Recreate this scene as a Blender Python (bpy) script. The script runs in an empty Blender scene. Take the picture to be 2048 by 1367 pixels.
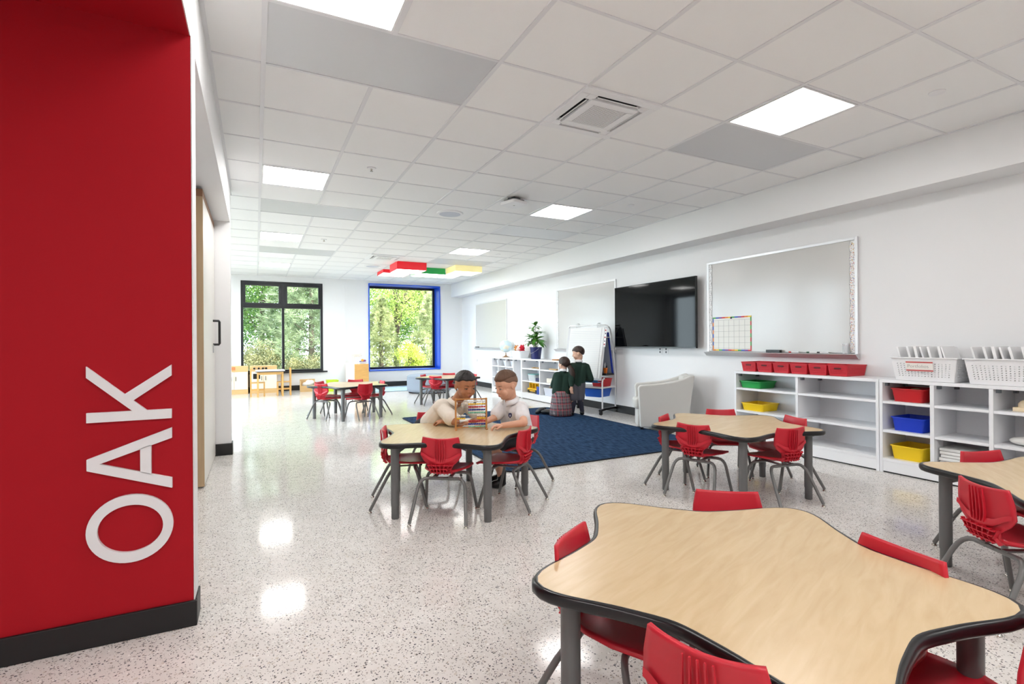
import bpy, bmesh, math, random
from mathutils import Vector, Matrix, Euler
random.seed(7)
SC = bpy.context.scene
COL = SC.collection
PI = math.pi
R = math.radians

# ------------------------------------------------------------------ camera
CAM_H = 1.136
YAW, ROLL, FPX = 0.4664, -0.0065, 1017.8
cam = bpy.data.cameras.new('camera')
cam.sensor_width = 36.0
cam.lens = FPX / 2048.0 * 36.0
cam.clip_start = 0.02
cam.clip_end = 200
cam_ob = bpy.data.objects.new('camera', cam)
COL.objects.link(cam_ob)
_f = Vector((math.sin(YAW), math.cos(YAW), 0))
_r = Vector((math.cos(YAW), -math.sin(YAW), 0))
_u = Vector((0, 0, 1))
_cr, _sr = math.cos(ROLL), math.sin(ROLL)
_r2 = _r * _cr + _u * _sr
_u2 = _u * _cr - _r * _sr
_m = Matrix((( _r2.x, _u2.x, -_f.x, 0), (_r2.y, _u2.y, -_f.y, 0), (_r2.z, _u2.z, -_f.z, CAM_H), (0, 0, 0, 1)))
cam_ob.matrix_world = _m
SC.camera = cam_ob

# ------------------------------------------------------------------ light and exposure
SC.view_settings.view_transform = 'Standard'
SC.view_settings.look = 'None'
SC.view_settings.gamma = 1.0
SC.view_settings.exposure = 0.36
SC.view_settings.use_curve_mapping = False
SC.cycles.max_bounces = 7
SC.cycles.glossy_bounces = 3
SC.cycles.caustics_reflective = False
SC.cycles.caustics_refractive = False
PANEL_E = 16.5          # radiance of the ceiling light diffusers
SKY_E = 10.5
world = bpy.data.worlds.new('hazy_sky')
SC.world = world
world.use_nodes = True
_bg = world.node_tree.nodes['Background']
_bg.inputs[0].default_value = (0.80, 0.90, 1.0, 1)
_bg.inputs[1].default_value = SKY_E
sun = bpy.data.lights.new('sun', 'SUN')
sun.energy = 12.0
sun.angle = R(1.5)
sun.color = (1.0, 0.95, 0.84)
sun_ob = bpy.data.objects.new('sun', sun)
COL.objects.link(sun_ob)
sun_ob.rotation_euler = Vector((-0.45, 0.75, -0.85)).to_track_quat('-Z', 'Y').to_euler()

# ------------------------------------------------------------------ helpers
def srgb(r, g, b):
    f = lambda c: (c / 255 / 12.92) if c / 255 <= 0.04045 else ((c / 255 + 0.055) / 1.055) ** 2.4
    return (f(r), f(g), f(b), 1)

MATS = {}
def mat(name, col, rough=0.5, metal=0.0, spec=0.5, bump=None, noise=None, emit=None, coat=0.0, sheen=0.0, alpha=None):
    if name in MATS: return MATS[name]
    m = bpy.data.materials.new(name)
    m.use_nodes = True
    nt = m.node_tree
    b = nt.nodes['Principled BSDF']
    c = srgb(*col) if max(col) > 1.5 else (*col, 1)
    b.inputs['Base Color'].default_value = c
    b.inputs['Roughness'].default_value = rough
    b.inputs['Metallic'].default_value = metal
    b.inputs['Specular IOR Level'].default_value = spec
    b.inputs['Coat Weight'].default_value = coat
    if sheen:
        b.inputs['Sheen Weight'].default_value = sheen
    if emit:
        b.inputs['Emission Color'].default_value = (*emit[0], 1)
        b.inputs['Emission Strength'].default_value = emit[1]
    if bump or noise:
        tc = nt.nodes.new('ShaderNodeTexCoord')
        mp = nt.nodes.new('ShaderNodeMapping')
        nt.links.new(tc.outputs['Object'], mp.inputs[0])
    if noise:    # (scale xyz, amount, detail)
        mp.inputs['Scale'].default_value = noise[0]
        n = nt.nodes.new('ShaderNodeTexNoise')
        n.inputs['Scale'].default_value = 1.0
        n.inputs['Detail'].default_value = noise[2] if len(noise) > 2 else 4
        nt.links.new(mp.outputs[0], n.inputs['Vector'])
        rp = nt.nodes.new('ShaderNodeMapRange')
        rp.inputs['From Min'].default_value = 0.3
        rp.inputs['From Max'].default_value = 0.7
        rp.inputs['To Min'].default_value = 1 - noise[1]
        rp.inputs['To Max'].default_value = 1 + noise[1]
        nt.links.new(n.outputs['Fac'], rp.inputs['Value'])
        mx = nt.nodes.new('ShaderNodeVectorMath'); mx.operation = 'SCALE'
        mx.inputs[0].default_value = c[:3]
        nt.links.new(rp.outputs[0], mx.inputs['Scale'])
        nt.links.new(mx.outputs[0], b.inputs['Base Color'])
    if bump:     # (scale, strength, distance)
        n2 = nt.nodes.new('ShaderNodeTexNoise')
        n2.inputs['Scale'].default_value = bump[0]
        n2.inputs['Detail'].default_value = 3
        nt.links.new(tc.outputs['Object'], n2.inputs['Vector'])
        bp = nt.nodes.new('ShaderNodeBump')
        bp.inputs['Strength'].default_value = bump[1]
        bp.inputs['Distance'].default_value = bump[2]
        nt.links.new(n2.outputs['Fac'], bp.inputs['Height'])
        nt.links.new(bp.outputs[0], b.inputs['Normal'])
    MATS[name] = m
    return m

class MB:
    """collects shapes into one mesh"""
    def __init__(s): s.v = []; s.f = []
    def add(s, verts, faces):
        o = len(s.v); s.v += [tuple(p) for p in verts]; s.f += [tuple(i + o for i in f) for f in faces]; return s
    def box(s, x0, x1, y0, y1, z0, z1):
        if x0 > x1: x0, x1 = x1, x0
        if y0 > y1: y0, y1 = y1, y0
        if z0 > z1: z0, z1 = z1, z0
        return s.add([(x0,y0,z0),(x1,y0,z0),(x1,y1,z0),(x0,y1,z0),(x0,y0,z1),(x1,y0,z1),(x1,y1,z1),(x0,y1,z1)],
                     [(0,3,2,1),(4,5,6,7),(0,1,5,4),(1,2,6,5),(2,3,7,6),(3,0,4,7)])
    def hexa(s, b, t):   # four bottom, four top points, counter-clockwise from above
        return s.add(list(b) + list(t), [(0,3,2,1),(4,5,6,7),(0,1,5,4),(1,2,6,5),(2,3,7,6),(3,0,4,7)])
    def cyl(s, p0, p1, r0, r1=None, n=16, caps=True):
        r1 = r0 if r1 is None else r1
        p0, p1 = Vector(p0), Vector(p1)
        d = (p1 - p0).normalized()
        a = d.orthogonal().normalized(); b = d.cross(a)
        vs = []
        for p, r in ((p0, r0), (p1, r1)):
            for k in range(n):
                t = 2 * PI * k / n
                vs.append(p + a * math.cos(t) * r + b * math.sin(t) * r)
        fs = [(k, (k + 1) % n, n + (k + 1) % n, n + k) for k in range(n)]
        if caps: fs += [tuple(range(n - 1, -1, -1)), tuple(range(n, 2 * n))]
        return s.add(vs, fs)
    def tube(s, path, r, n=10, closed=False):
        path = [Vector(p) for p in path]
        m = len(path); rs = r if isinstance(r, (list, tuple)) else [r] * m
        vs = []; a = None
        for i, p in enumerate(path):
            if closed: d = (path[(i + 1) % m] - path[i - 1]).normalized()
            else: d = (path[min(i + 1, m - 1)] - path[max(i - 1, 0)]).normalized()
            if a is None: a = d.orthogonal().normalized()
            a = (a - d * a.dot(d)).normalized(); b = d.cross(a)
            for k in range(n):
                t = 2 * PI * k / n
                vs.append(p + (a * math.cos(t) + b * math.sin(t)) * rs[i])
        fs = []
        for i in range(m if closed else m - 1):
            j = (i + 1) % m
            for k in range(n):
                fs.append((i * n + k, i * n + (k + 1) % n, j * n + (k + 1) % n, j * n + k))
        if not closed: fs += [tuple(range(n - 1, -1, -1)), tuple(range((m - 1) * n, m * n))]
        return s.add(vs, fs)
    def lathe(s, prof, n=24, c=(0, 0, 0)):   # prof: (r, z) bottom to top; closed by caps when r > 0 at the ends
        vs = []; fs = []
        for r, z in prof:
            for k in range(n):
                t = 2 * PI * k / n
                vs.append((c[0] + r * math.cos(t), c[1] + r * math.sin(t), c[2] + z))
        for i in range(len(prof) - 1):
            for k in range(n):
                fs.append((i * n + k, i * n + (k + 1) % n, (i + 1) * n + (k + 1) % n, (i + 1) * n + k))
        fs += [tuple(range(n - 1, -1, -1)), tuple(range((len(prof) - 1) * n, len(prof) * n))]
        return s.add(vs, fs)
    def prism(s, poly, z0, z1):
        n = len(poly)
        vs = [(x, y, z0) for x, y in poly] + [(x, y, z1) for x, y in poly]
        fs = [tuple(range(n - 1, -1, -1)), tuple(range(n, 2 * n))] + [(k, (k + 1) % n, n + (k + 1) % n, n + k) for k in range(n)]
        return s.add(vs, fs)
    def ell(s, c, rad, rot=None, nu=16, nv=10):
        vs = []; c = Vector(c)
        for j in range(1, nv):
            ph = PI * j / nv
            for i in range(nu):
                th = 2 * PI * i / nu
                p = Vector((rad[0] * math.sin(ph) * math.cos(th), rad[1] * math.sin(ph) * math.sin(th), rad[2] * math.cos(ph)))
                if rot is not None: p = rot @ p
                vs.append(c + p)
        top = Vector((0, 0, rad[2])); bot = Vector((0, 0, -rad[2]))
        if rot is not None: top = rot @ top; bot = rot @ bot
        vs += [c + top, c + bot]
        T, Bt = len(vs) - 2, len(vs) - 1
        fs = []
        for j in range(nv - 2):
            for i in range(nu):
                fs.append((j * nu + i, (j + 1) * nu + i, (j + 1) * nu + (i + 1) % nu, j * nu + (i + 1) % nu))
        for i in range(nu):
            fs.append((T, i, (i + 1) % nu))
            fs.append((Bt, (nv - 2) * nu + (i + 1) % nu, (nv - 2) * nu + i))
        return s.add(vs, fs)
    def cap(s, p0, p1, r0, r1=None, n=14):   # tapered capsule
        r1 = r0 if r1 is None else r1
        s.cyl(p0, p1, r0, r1, n, caps=True)
        s.ell(p0, (r0, r0, r0), None, n, 8); s.ell(p1, (r1, r1, r1), None, n, 8)
        return s
    def grid(s, rows, closed_u=False):
        m = len(rows[0]); vs = [p for r in rows for p in r]; fs = []
        for j in range(len(rows) - 1):
            for i in range(m if closed_u else m - 1):
                fs.append((j * m + i, j * m + (i + 1) % m, (j + 1) * m + (i + 1) % m, (j + 1) * m + i))
        return s.add(vs, fs)
    def mesh(s, name, m, smooth=None):
        me = bpy.data.meshes.new(name)
        me.from_pydata(s.v, [], s.f)
        if m is not None: me.materials.append(m)
        if smooth is not None:
            me.shade_smooth()
            if smooth < 179: me.set_sharp_from_angle(angle=R(smooth))
        me.update()
        return me
    def build(s, name, m, parent=None, smooth=None, bevel=0, seg=2, label=None):
        return obj(name, s.mesh(name, m, smooth), parent, bevel, seg, label)

def obj(name, me, parent=None, bevel=0, seg=2, label=None):
    o = bpy.data.objects.new(name, me)
    COL.objects.link(o)
    if parent is not None: o.parent = parent
    if bevel:
        b = o.modifiers.new('bevel', 'BEVEL'); b.width = bevel; b.segments = seg; b.limit_method = 'ANGLE'; b.angle_limit = R(40)
        b.harden_normals = False
    if label: o['label'] = label
    return o

def tag(o, label, cat, group=None, kind=None):
    o['label'] = label; o['category'] = cat
    if group: o['group'] = group
    if kind: o['kind'] = kind
    return o

def thing(name, label, cat, loc=(0, 0, 0), rz=0.0, group=None, kind=None):
    e = bpy.data.objects.new(name, None)
    e.empty_display_size = 0.05
    COL.objects.link(e)
    e.location = loc; e.rotation_euler = (0, 0, rz)
    return tag(e, label, cat, group, kind)

def copy_tree(o, parent=None):
    c = o.copy(); COL.objects.link(c); c.parent = parent
    for ch in list(o.children): copy_tree(ch, c)
    return c

def struct(name, mb, m, label, cat, smooth=None, bevel=0):
    o = mb.build(name, m, None, smooth, bevel)
    return tag(o, label, cat, None, 'structure')

def rrect(x0, x1, y0, y1, r, n=6):
    pts = []
    for cx, cy, a in ((x1 - r, y1 - r, 0), (x0 + r, y1 - r, 90), (x0 + r, y0 + r, 180), (x1 - r, y0 + r, 270)):
        for k in range(n + 1):
            t = R(a + 90 * k / n)
            pts.append((cx + r * math.cos(t), cy + r * math.sin(t)))
    return pts

def node_mat(name):
    m = bpy.data.materials.new(name); m.use_nodes = True
    MATS[name] = m
    return m, m.node_tree, m.node_tree.nodes['Principled BSDF']

# ------------------------------------------------------------------ materials
WHITE = mat('wall_paint', (233, 233, 234), 0.6, bump=(180, 0.05, 0.001))
RED_WALL = mat('red_wall_paint', (172, 14, 30), 0.7, spec=0.25, bump=(220, 0.06, 0.001))
BLACKBASE = mat('black_rubber_base', (22, 22, 24), 0.45)
TILE = mat('ceiling_tile_white', (242, 242, 242), 0.85, bump=(260, 0.15, 0.0012))
GRIDM = mat('ceiling_grid_white', (226, 226, 229), 0.45)
RADIANT = mat('radiant_panel_grey', (210, 211, 214), 0.4, metal=0.15)
DIFF = mat('light_diffuser', (255, 255, 255), 0.5, emit=((1.0, 0.985, 0.965), PANEL_E))
WFRAME = mat('white_metal', (235, 235, 236), 0.4)
PLASTIC_W = mat('white_plastic', (236, 236, 238), 0.4)
DARKSLOT = mat('dark_slot', (18, 18, 20), 0.6)
BLACKFRAME = mat('black_window_frame', (20, 22, 28), 0.35)
BLUEFRAME = mat('blue_window_surround', (24, 86, 218), 0.3)
CHAIR_RED = mat('red_chair_plastic', (203, 34, 52), 0.38, bump=(900, 0.04, 0.0004))
CHAIR_LEG = mat('grey_chair_tube', (112, 112, 111), 0.35, metal=0.2)
TABLE_LEG = mat('grey_table_leg', (104, 105, 105), 0.42)
CHROME = mat('chrome_glide', (200, 196, 188), 0.2, metal=1.0)
EDGE = mat('black_edge_band', (20, 20, 23), 0.28)
SHELF_W = mat('white_melamine', (238, 239, 242), 0.35)
METAL = mat('brushed_aluminium', (196, 196, 198), 0.35, metal=0.8)
BLACKP = mat('black_plastic', (16, 16, 18), 0.4)
WOOD_D = mat('birch_wood', (214, 176, 122), 0.5, noise=((3, 3, 40), 0.08))
WOOD_L = mat('pale_maple', (236, 216, 182), 0.5, noise=((3, 3, 30), 0.05))

# maple laminate of the table tops
MAPLE, nt, b = node_mat('maple_laminate')
tc = nt.nodes.new('ShaderNodeTexCoord'); mp = nt.nodes.new('ShaderNodeMapping')
mp.inputs['Scale'].default_value = (3.2, 22, 1)
mp.inputs['Rotation'].default_value = (0, 0, 0.5)
nt.links.new(tc.outputs['Object'], mp.inputs[0])
nz = nt.nodes.new('ShaderNodeTexNoise'); nz.inputs['Scale'].default_value = 1.6; nz.inputs['Detail'].default_value = 6; nz.inputs['Distortion'].default_value = 0.8
nt.links.new(mp.outputs[0], nz.inputs['Vector'])
cr = nt.nodes.new('ShaderNodeValToRGB')
cr.color_ramp.elements[0].position = 0.3; cr.color_ramp.elements[0].color = srgb(200, 174, 134)
cr.color_ramp.elements[1].position = 0.7; cr.color_ramp.elements[1].color = srgb(210, 186, 148)
nt.links.new(nz.outputs['Fac'], cr.inputs[0]); nt.links.new(cr.outputs[0], b.inputs['Base Color'])
b.inputs['Roughness'].default_value = 0.27

# terrazzo floor: pale matrix with small dark, grey and tan chips
TERR, nt, b = node_mat('terrazzo_floor')
tc = nt.nodes.new('ShaderNodeTexCoord')
base = nt.nodes.new('ShaderNodeTexNoise'); base.inputs['Scale'].default_value = 9; base.inputs['Detail'].default_value = 4
nt.links.new(tc.outputs['Object'], base.inputs['Vector'])
cr = nt.nodes.new('ShaderNodeValToRGB')
cr.color_ramp.elements[0].position = 0.3; cr.color_ramp.elements[0].color = srgb(216, 212, 207)
cr.color_ramp.elements[1].position = 0.7; cr.color_ramp.elements[1].color = srgb(227, 223, 219)
nt.links.new(base.outputs['Fac'], cr.inputs[0])
last = cr.outputs[0]
def chips(scale, seed, share, size, cols, last):
    mp = nt.nodes.new('ShaderNodeMapping'); mp.inputs['Location'].default_value = (seed, seed * 2.3, 0)
    mp.inputs['Rotation'].default_value = (0, 0, seed)
    nt.links.new(tc.outputs['Object'], mp.inputs[0])
    wob = nt.nodes.new('ShaderNodeTexNoise'); wob.inputs['Scale'].default_value = scale * 1.7; wob.inputs['Detail'].default_value = 2
    nt.links.new(mp.outputs[0], wob.inputs['Vector'])
    add = nt.nodes.new('ShaderNodeMixRGB'); add.blend_type = 'ADD'; add.inputs[0].default_value = 0.9 / scale
    nt.links.new(mp.outputs[0], add.inputs[1]); nt.links.new(wob.outputs['Color'], add.inputs[2])
    v = nt.nodes.new('ShaderNodeTexVoronoi'); v.voronoi_dimensions = '2D'; v.inputs['Scale'].default_value = scale
    nt.links.new(add.outputs[0], v.inputs['Vector'])
    sep = nt.nodes.new('ShaderNodeSeparateColor'); nt.links.new(v.outputs['Color'], sep.inputs[0])
    lt = nt.nodes.new('ShaderNodeMath'); lt.operation = 'LESS_THAN'; lt.inputs[1].default_value = share
    nt.links.new(sep.outputs[0], lt.inputs[0])
    sz = nt.nodes.new('ShaderNodeMath'); sz.operation = 'MULTIPLY'; sz.inputs[1].default_value = size
    nt.links.new(sep.outputs[1], sz.inputs[0])
    ds = nt.nodes.new('ShaderNodeMath'); ds.operation = 'LESS_THAN'
    nt.links.new(v.outputs['Distance'], ds.inputs[0]); nt.links.new(sz.outputs[0], ds.inputs[1])
    mu = nt.nodes.new('ShaderNodeMath'); mu.operation = 'MULTIPLY'
    nt.links.new(lt.outputs[0], mu.inputs[0]); nt.links.new(ds.outputs[0], mu.inputs[1])
    ramp = nt.nodes.new('ShaderNodeValToRGB'); ramp.color_ramp.interpolation = 'CONSTANT'
    for i, c in enumerate(cols):
        if i < 2: e = ramp.color_ramp.elements[i]; e.position = i / len(cols)
        else: e = ramp.color_ramp.elements.new(i / len(cols))
        e.color = srgb(*c)
    nt.links.new(sep.outputs[2], ramp.inputs[0])
    mx = nt.nodes.new('ShaderNodeMixRGB'); nt.links.new(mu.outputs[0], mx.inputs[0])
    nt.links.new(last, mx.inputs[1]); nt.links.new(ramp.outputs[0], mx.inputs[2])
    return mx.outputs[0]
last = chips(70, 3.1, 0.32, 0.42, [(206, 198, 188), (238, 236, 232), (198, 192, 186)], last)
last = chips(95, 7.7, 0.30, 0.40, [(84, 82, 84), (124, 120, 118), (156, 146, 136), (98, 98, 104)], last)
last = chips(170, 1.9, 0.26, 0.45, [(88, 86, 88), (140, 134, 130), (60, 60, 64)], last)
nt.links.new(last, b.inputs['Base Color'])
b.inputs['Roughness'].default_value = 0.13
b.inputs['Specular IOR Level'].default_value = 0.22
rn = nt.nodes.new('ShaderNodeTexNoise'); rn.inputs['Scale'].default_value = 1.3; rn.inputs['Detail'].default_value = 5
nt.links.new(tc.outputs['Object'], rn.inputs['Vector'])
mr = nt.nodes.new('ShaderNodeMapRange'); mr.inputs['To Min'].default_value = 0.06; mr.inputs['To Max'].default_value = 0.14
nt.links.new(rn.outputs['Fac'], mr.inputs['Value']); nt.links.new(mr.outputs[0], b.inputs['Roughness'])

# clear window glass: see-through with a fresnel mirror on top
GLASS = bpy.data.materials.new('window_glass'); GLASS.use_nodes = True
nt = GLASS.node_tree; nt.nodes.remove(nt.nodes['Principled BSDF'])
tr = nt.nodes.new('ShaderNodeBsdfTransparent'); tr.inputs[0].default_value = (0.93, 0.96, 0.95, 1)
gl = nt.nodes.new('ShaderNodeBsdfGlossy'); gl.inputs['Roughness'].default_value = 0.01
fr = nt.nodes.new('ShaderNodeFresnel'); fr.inputs[0].default_value = 1.18
mx = nt.nodes.new('ShaderNodeMixShader')
nt.links.new(fr.outputs[0], mx.inputs[0]); nt.links.new(tr.outputs[0], mx.inputs[1]); nt.links.new(gl.outputs[0], mx.inputs[2])
nt.links.new(mx.outputs[0], nt.nodes['Material Output'].inputs[0])
CLEARP = bpy.data.materials.new('clear_plastic'); CLEARP.use_nodes = True
nt = CLEARP.node_tree; pb = nt.nodes['Principled BSDF']
pb.inputs['Base Color'].default_value = (0.85, 0.9, 0.93, 1); pb.inputs['Roughness'].default_value = 0.15
tr = nt.nodes.new('ShaderNodeBsdfTransparent'); mx = nt.nodes.new('ShaderNodeMixShader'); mx.inputs[0].default_value = 0.45
nt.links.new(tr.outputs[0], mx.inputs[1]); nt.links.new(pb.outputs[0], mx.inputs[2])
nt.links.new(mx.outputs[0], nt.nodes['Material Output'].inputs[0])

# ------------------------------------------------------------------ room shell
XL, XR, SOF, ZC, ZS, YF, YN, XW = -0.23, 5.18, 4.862, 2.743, 2.386, 13.4, -3.0, -2.6
G = 0.6096
cellx = lambda i: 0.048 + G * i
celly = lambda r: (r + 4.331) * G
NXL = -2.6      # far side of the red entrance niche

struct('floor', MB().box(-2.9, 5.5, -3.3, 13.95, -0.15, 0.0), TERR, 'pale speckled terrazzo floor of the classroom', 'floor')
struct('sun_block_roof', MB().box(-2.9, 5.5, -3.3, 14.0, 2.95, 3.25), WHITE, 'unseen roof slab added over the classroom to block the sun', 'roof')  # unseen slab added so no sun leaks into the room
struct('wall_right', MB().box(XR, XR + 0.3, YN - 0.3, 13.9, 0, 2.95), WHITE, 'long white wall carrying the whiteboards and television', 'wall')
struct('wall_near', MB().box(-2.9, XR, YN - 0.3, YN, 0, 2.95), WHITE, 'white wall behind the camera', 'wall')
struct('ceiling_soffit', MB().box(SOF, XR, YN, YF, ZS, 2.95), WHITE, 'white boxed soffit running along the whiteboard wall', 'soffit')

BW = (-0.309, 1.488, 0.455, 2.611)    # black window opening
BL = (2.60, 4.535, 0.405, 2.675)      # blue window opening
YO = 13.9
w = MB()
w.box(XW - 0.3, BW[0], YF, YO, 0, 2.95); w.box(BW[1], BL[0], YF, YO, 0, 2.95); w.box(BL[1], XR, YF, YO, 0, 2.95)
for o in (BW, BL):
    w.box(o[0], o[1], YF, YO, 0, o[2]); w.box(o[0], o[1], YF, YO, o[3], 2.95)
struct('wall_far', w, WHITE, 'white far wall with one black and one blue framed window', 'wall')
struct('trim_1', MB().box(2.02, 2.04, YF - 0.006, YF, 0.12, ZC), WHITE, 'narrow vertical joint cover on the far wall between the two windows', 'trim')

# left side: header, pier, door wall, red wall
struct('header_left', MB().box(-0.42, XL, YN, 5.96, ZS, 2.95), WHITE, 'white header beam above the sliding door and red niche', 'header')
struct('wall_pier', MB().box(XW - 0.3, XL, 5.96, 6.12, 0, 2.95), WHITE, 'white pier wall just past the sliding door', 'wall')
struct('wall_door', MB().box(-0.62, -0.42, 2.43, 5.96, 0, 2.95), WHITE, 'white wall behind the sliding door', 'wall')
struct('wall_red', MB().box(NXL, XL, 2.426, 2.555, 0, ZS), RED_WALL, 'red painted wall carrying the letters at the entrance', 'wall')
struct('trim_2', MB().box(XL - 0.001, XL + 0.004, 2.426, 2.557, 0.10, ZS), WHITE, 'white painted end face of the red wall', 'trim')
struct('soffit_red', MB().box(NXL, -0.42, YN, 2.426, ZS, 2.95).box(-0.42, XL - 0.004, YN, 2.426, ZS - 0.004, ZS), RED_WALL, 'dark red lowered ceiling over the entrance niche', 'soffit')
struct('wall_niche', MB().box(NXL - 0.3, NXL, YN, 2.7, 0, 2.95), WHITE, 'white side wall of the entrance niche', 'wall')
# hidden left wall of the far zone, with three windows
w = MB(); ys = (6.12, 6.5, 8.55, 8.85, 10.9, 11.1, 13.15, 13.4)
for a, b_ in ((0, 1), (2, 3), (4, 5), (6, 7)): w.box(XW - 0.3, XW, ys[a], ys[b_], 0, 2.95)
for a, b_ in ((1, 2), (3, 4), (5, 6)):
    w.box(XW - 0.3, XW, ys[a], ys[b_], 0, 0.35); w.box(XW - 0.3, XW, ys[a], ys[b_], 2.65, 2.95)
struct('wall_left', w, WHITE, 'white left wall of the far play area with three windows', 'wall')
for k, (a, b_) in enumerate(((1, 2), (3, 4), (5, 6))):
    y0, y1 = ys[a], ys[b_]
    e = thing('window_%d' % (k + 3), 'black framed window in the left wall of the play area, %s from the pier' % ('first', 'second', 'third')[k], 'window', (XW - 0.1, (y0 + y1) / 2, 0.35), 0, None, 'structure')
    h = (y1 - y0) / 2
    m = MB()
    for s in (-1, 1): m.box(-0.04, 0.04, s * h, s * (h - 0.06), 0, 2.3)
    m.box(-0.04, 0.04, -h, h, 0, 0.06); m.box(-0.04, 0.04, -h, h, 2.24, 2.3); m.box(-0.03, 0.03, -0.025, 0.025, 0.06, 2.24)
    m.build('window_frame', BLACKFRAME, e)
    for s in (-1, 1): MB().box(-0.006, 0.006, s * 0.025, s * (h - 0.06), 0.06, 2.24).build('pane', GLASS, e)

# baseboards
def base(n, m, label): return struct(n, m, BLACKBASE, label, 'baseboard', None, 0.004)
base('baseboard_right', MB().box(XR - 0.012, XR, 3.998, 7.72, 0, 0.12).box(XR - 0.012, XR, 10.6, YF, 0, 0.12), 'black rubber baseboard along the whiteboard wall')
base('baseboard_far', MB().box(XW, XR, YF - 0.012, YF, 0, 0.12), 'black rubber baseboard below the far windows')
base('baseboard_red', MB().box(NXL, XL + 0.012, 2.412, 2.426, 0, 0.102).box(XL + 0.0045, XL + 0.012, 2.426, 2.557, 0, 0.102), 'tall black rubber baseboard at the foot of the red wall')
base('baseboard_pier', MB().box(-0.42, XL + 0.012, 5.948, 5.96, 0, 0.12).box(XL, XL + 0.012, 5.96, 6.12, 0, 0.12), 'black rubber baseboard around the white pier')

# ------------------------------------------------------------------ ceiling: slab, tiles, grid bars
ceil = struct('ceiling', MB().box(XL, SOF, YN, YF, ZC + 0.03, ZC + 0.09).box(XW, XL, 6.12, YF, ZC + 0.03, ZC + 0.09), TILE, 'suspended white tile ceiling of the classroom', 'ceiling')
LIGHTS = [(2, -6), (2, -8), (0, -6), (0, -1), (0, 4), (0, 9), (0, 14), (5, -6), (5, -1), (5, 4), (5, 9), (-3, 9), (-3, 14)]  # middle and hidden-corner panels are unseen, added to brighten the room
PANELS = [(0, 0), (0, 6), (0, 11), (5, 0), (5, 6), (5, 11)]
COLOURED = {(4, 12), (4, 14), (5, 13), (6, 12), (6, 14)}
AC = [(3, 0), (3, 11)]
skip = set(LIGHTS) | set(PANELS) | {(i + 1, r) for i, r in PANELS} | set(AC) | COLOURED
tile_cache = {}
def tile(name, x0, x1, y0, y1, m, th=0.014):
    k = (name, round(x1 - x0, 3), round(y1 - y0, 3))
    if k not in tile_cache:
        a, b_ = (x1 - x0) / 2 - 0.004, (y1 - y0) / 2 - 0.004
        tile_cache[k] = MB().box(-a, a, -b_, b_, 0, th).mesh(name, m)
    o = obj(name, tile_cache[k], ceil); o.location = ((x0 + x1) / 2, (y0 + y1) / 2, ZC + 0.005)
for i in range(-5, 8):
    for r in range(-13, 18):
        if (i, r) in skip: continue
        x0, x1, y0, y1 = cellx(i), cellx(i + 1), celly(r), celly(r + 1)
        x1 = min(x1, SOF); y0 = max(y0, YN); y1 = min(y1, YF)
        if i < 0:
            if i == -1 and y0 < 6.0: x0 = max(x0, XL)
            elif y1 < 6.2: continue
            else: y0 = max(y0, 6.12)
            x0 = max(x0, XW)
        if x1 - x0 < 0.03 or y1 - y0 < 0.03: continue
        tile('ceiling_tile', x0, x1, y0, y1, TILE)
for i, r in PANELS: tile('radiant_panel', cellx(i), cellx(i + 2), celly(r), celly(r + 1), RADIANT)
BARW = 0.013
for i in range(-4, 9):
    x = min(cellx(i), SOF - 0.012)
    cuts = sorted((celly(r) + 0.009, celly(r + 1) - 0.009) for a, r in PANELS if a + 1 == i)
    y = YN if i >= 0 else 6.12
    for c0, c1 in cuts + [(YF, YF)]:
        MB().box(x - BARW, x + BARW, y, c0, ZC, ZC + 0.03).build('grid_bar', GRIDM, ceil); y = c1
MB().box(XL, XL + 0.02, YN, 5.96, ZC, ZC + 0.03).build('grid_bar', GRIDM, ceil)
for r in range(-11, 18):
    y = celly(r)
    if y < YN: continue
    for i in range(-5 if y > 6.1 else -1, 8):
        x0 = max(cellx(i), XL if y < 6.1 else XW) ; x1 = min(cellx(i + 1), SOF)
        if x1 - x0 < 0.03: continue
        MB().box(x0 + 0.0131, x1 - 0.0131, y - 0.009, y + 0.009, ZC + 0.001, ZC + 0.03).build('cross_tee', GRIDM, ceil)

lpos = {(2, -6): 'added unseen overhead behind the camera in the middle', (2, -8): 'added unseen farthest behind the camera in the middle', (0, -6): 'overhead behind the camera on the door side', (0, -1): 'cut off above the red wall', (0, 4): 'second along the row on the door side',
        (0, 9): 'third along the row on the door side', (0, 14): 'farthest on the door side', (5, -6): 'overhead behind the camera on the whiteboard side',
        (5, -1): 'largest of the row along the whiteboard side', (5, 4): 'second of the row along the whiteboard side', (5, 9): 'smallest of the row along the whiteboard side', (-3, 9): 'added unseen over the hidden corner behind the pier', (-3, 14): 'added unseen over the hidden corner by the play kitchen'}
for i, r in LIGHTS:
    e = thing('ceiling_light', 'square ceiling light panel, ' + lpos[(i, r)], 'ceiling light', (cellx(i) + G / 2, celly(r) + G / 2, ZC), 0, 'glowing ceiling light panels')
    a = G / 2 - 0.014
    MB().box(-a, a, -a, -a + 0.012, -0.002, 0.03).box(-a, a, a - 0.012, a, -0.002, 0.03).box(-a, -a + 0.012, -a + 0.012, a - 0.012, -0.002, 0.03).box(a - 0.012, a, -a + 0.012, a - 0.012, -0.002, 0.03).build('frame', WFRAME, e)
    MB().box(-a + 0.012, a - 0.012, -a + 0.012, a - 0.012, 0.002, 0.012).build('diffuser', DIFF, e)

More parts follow.
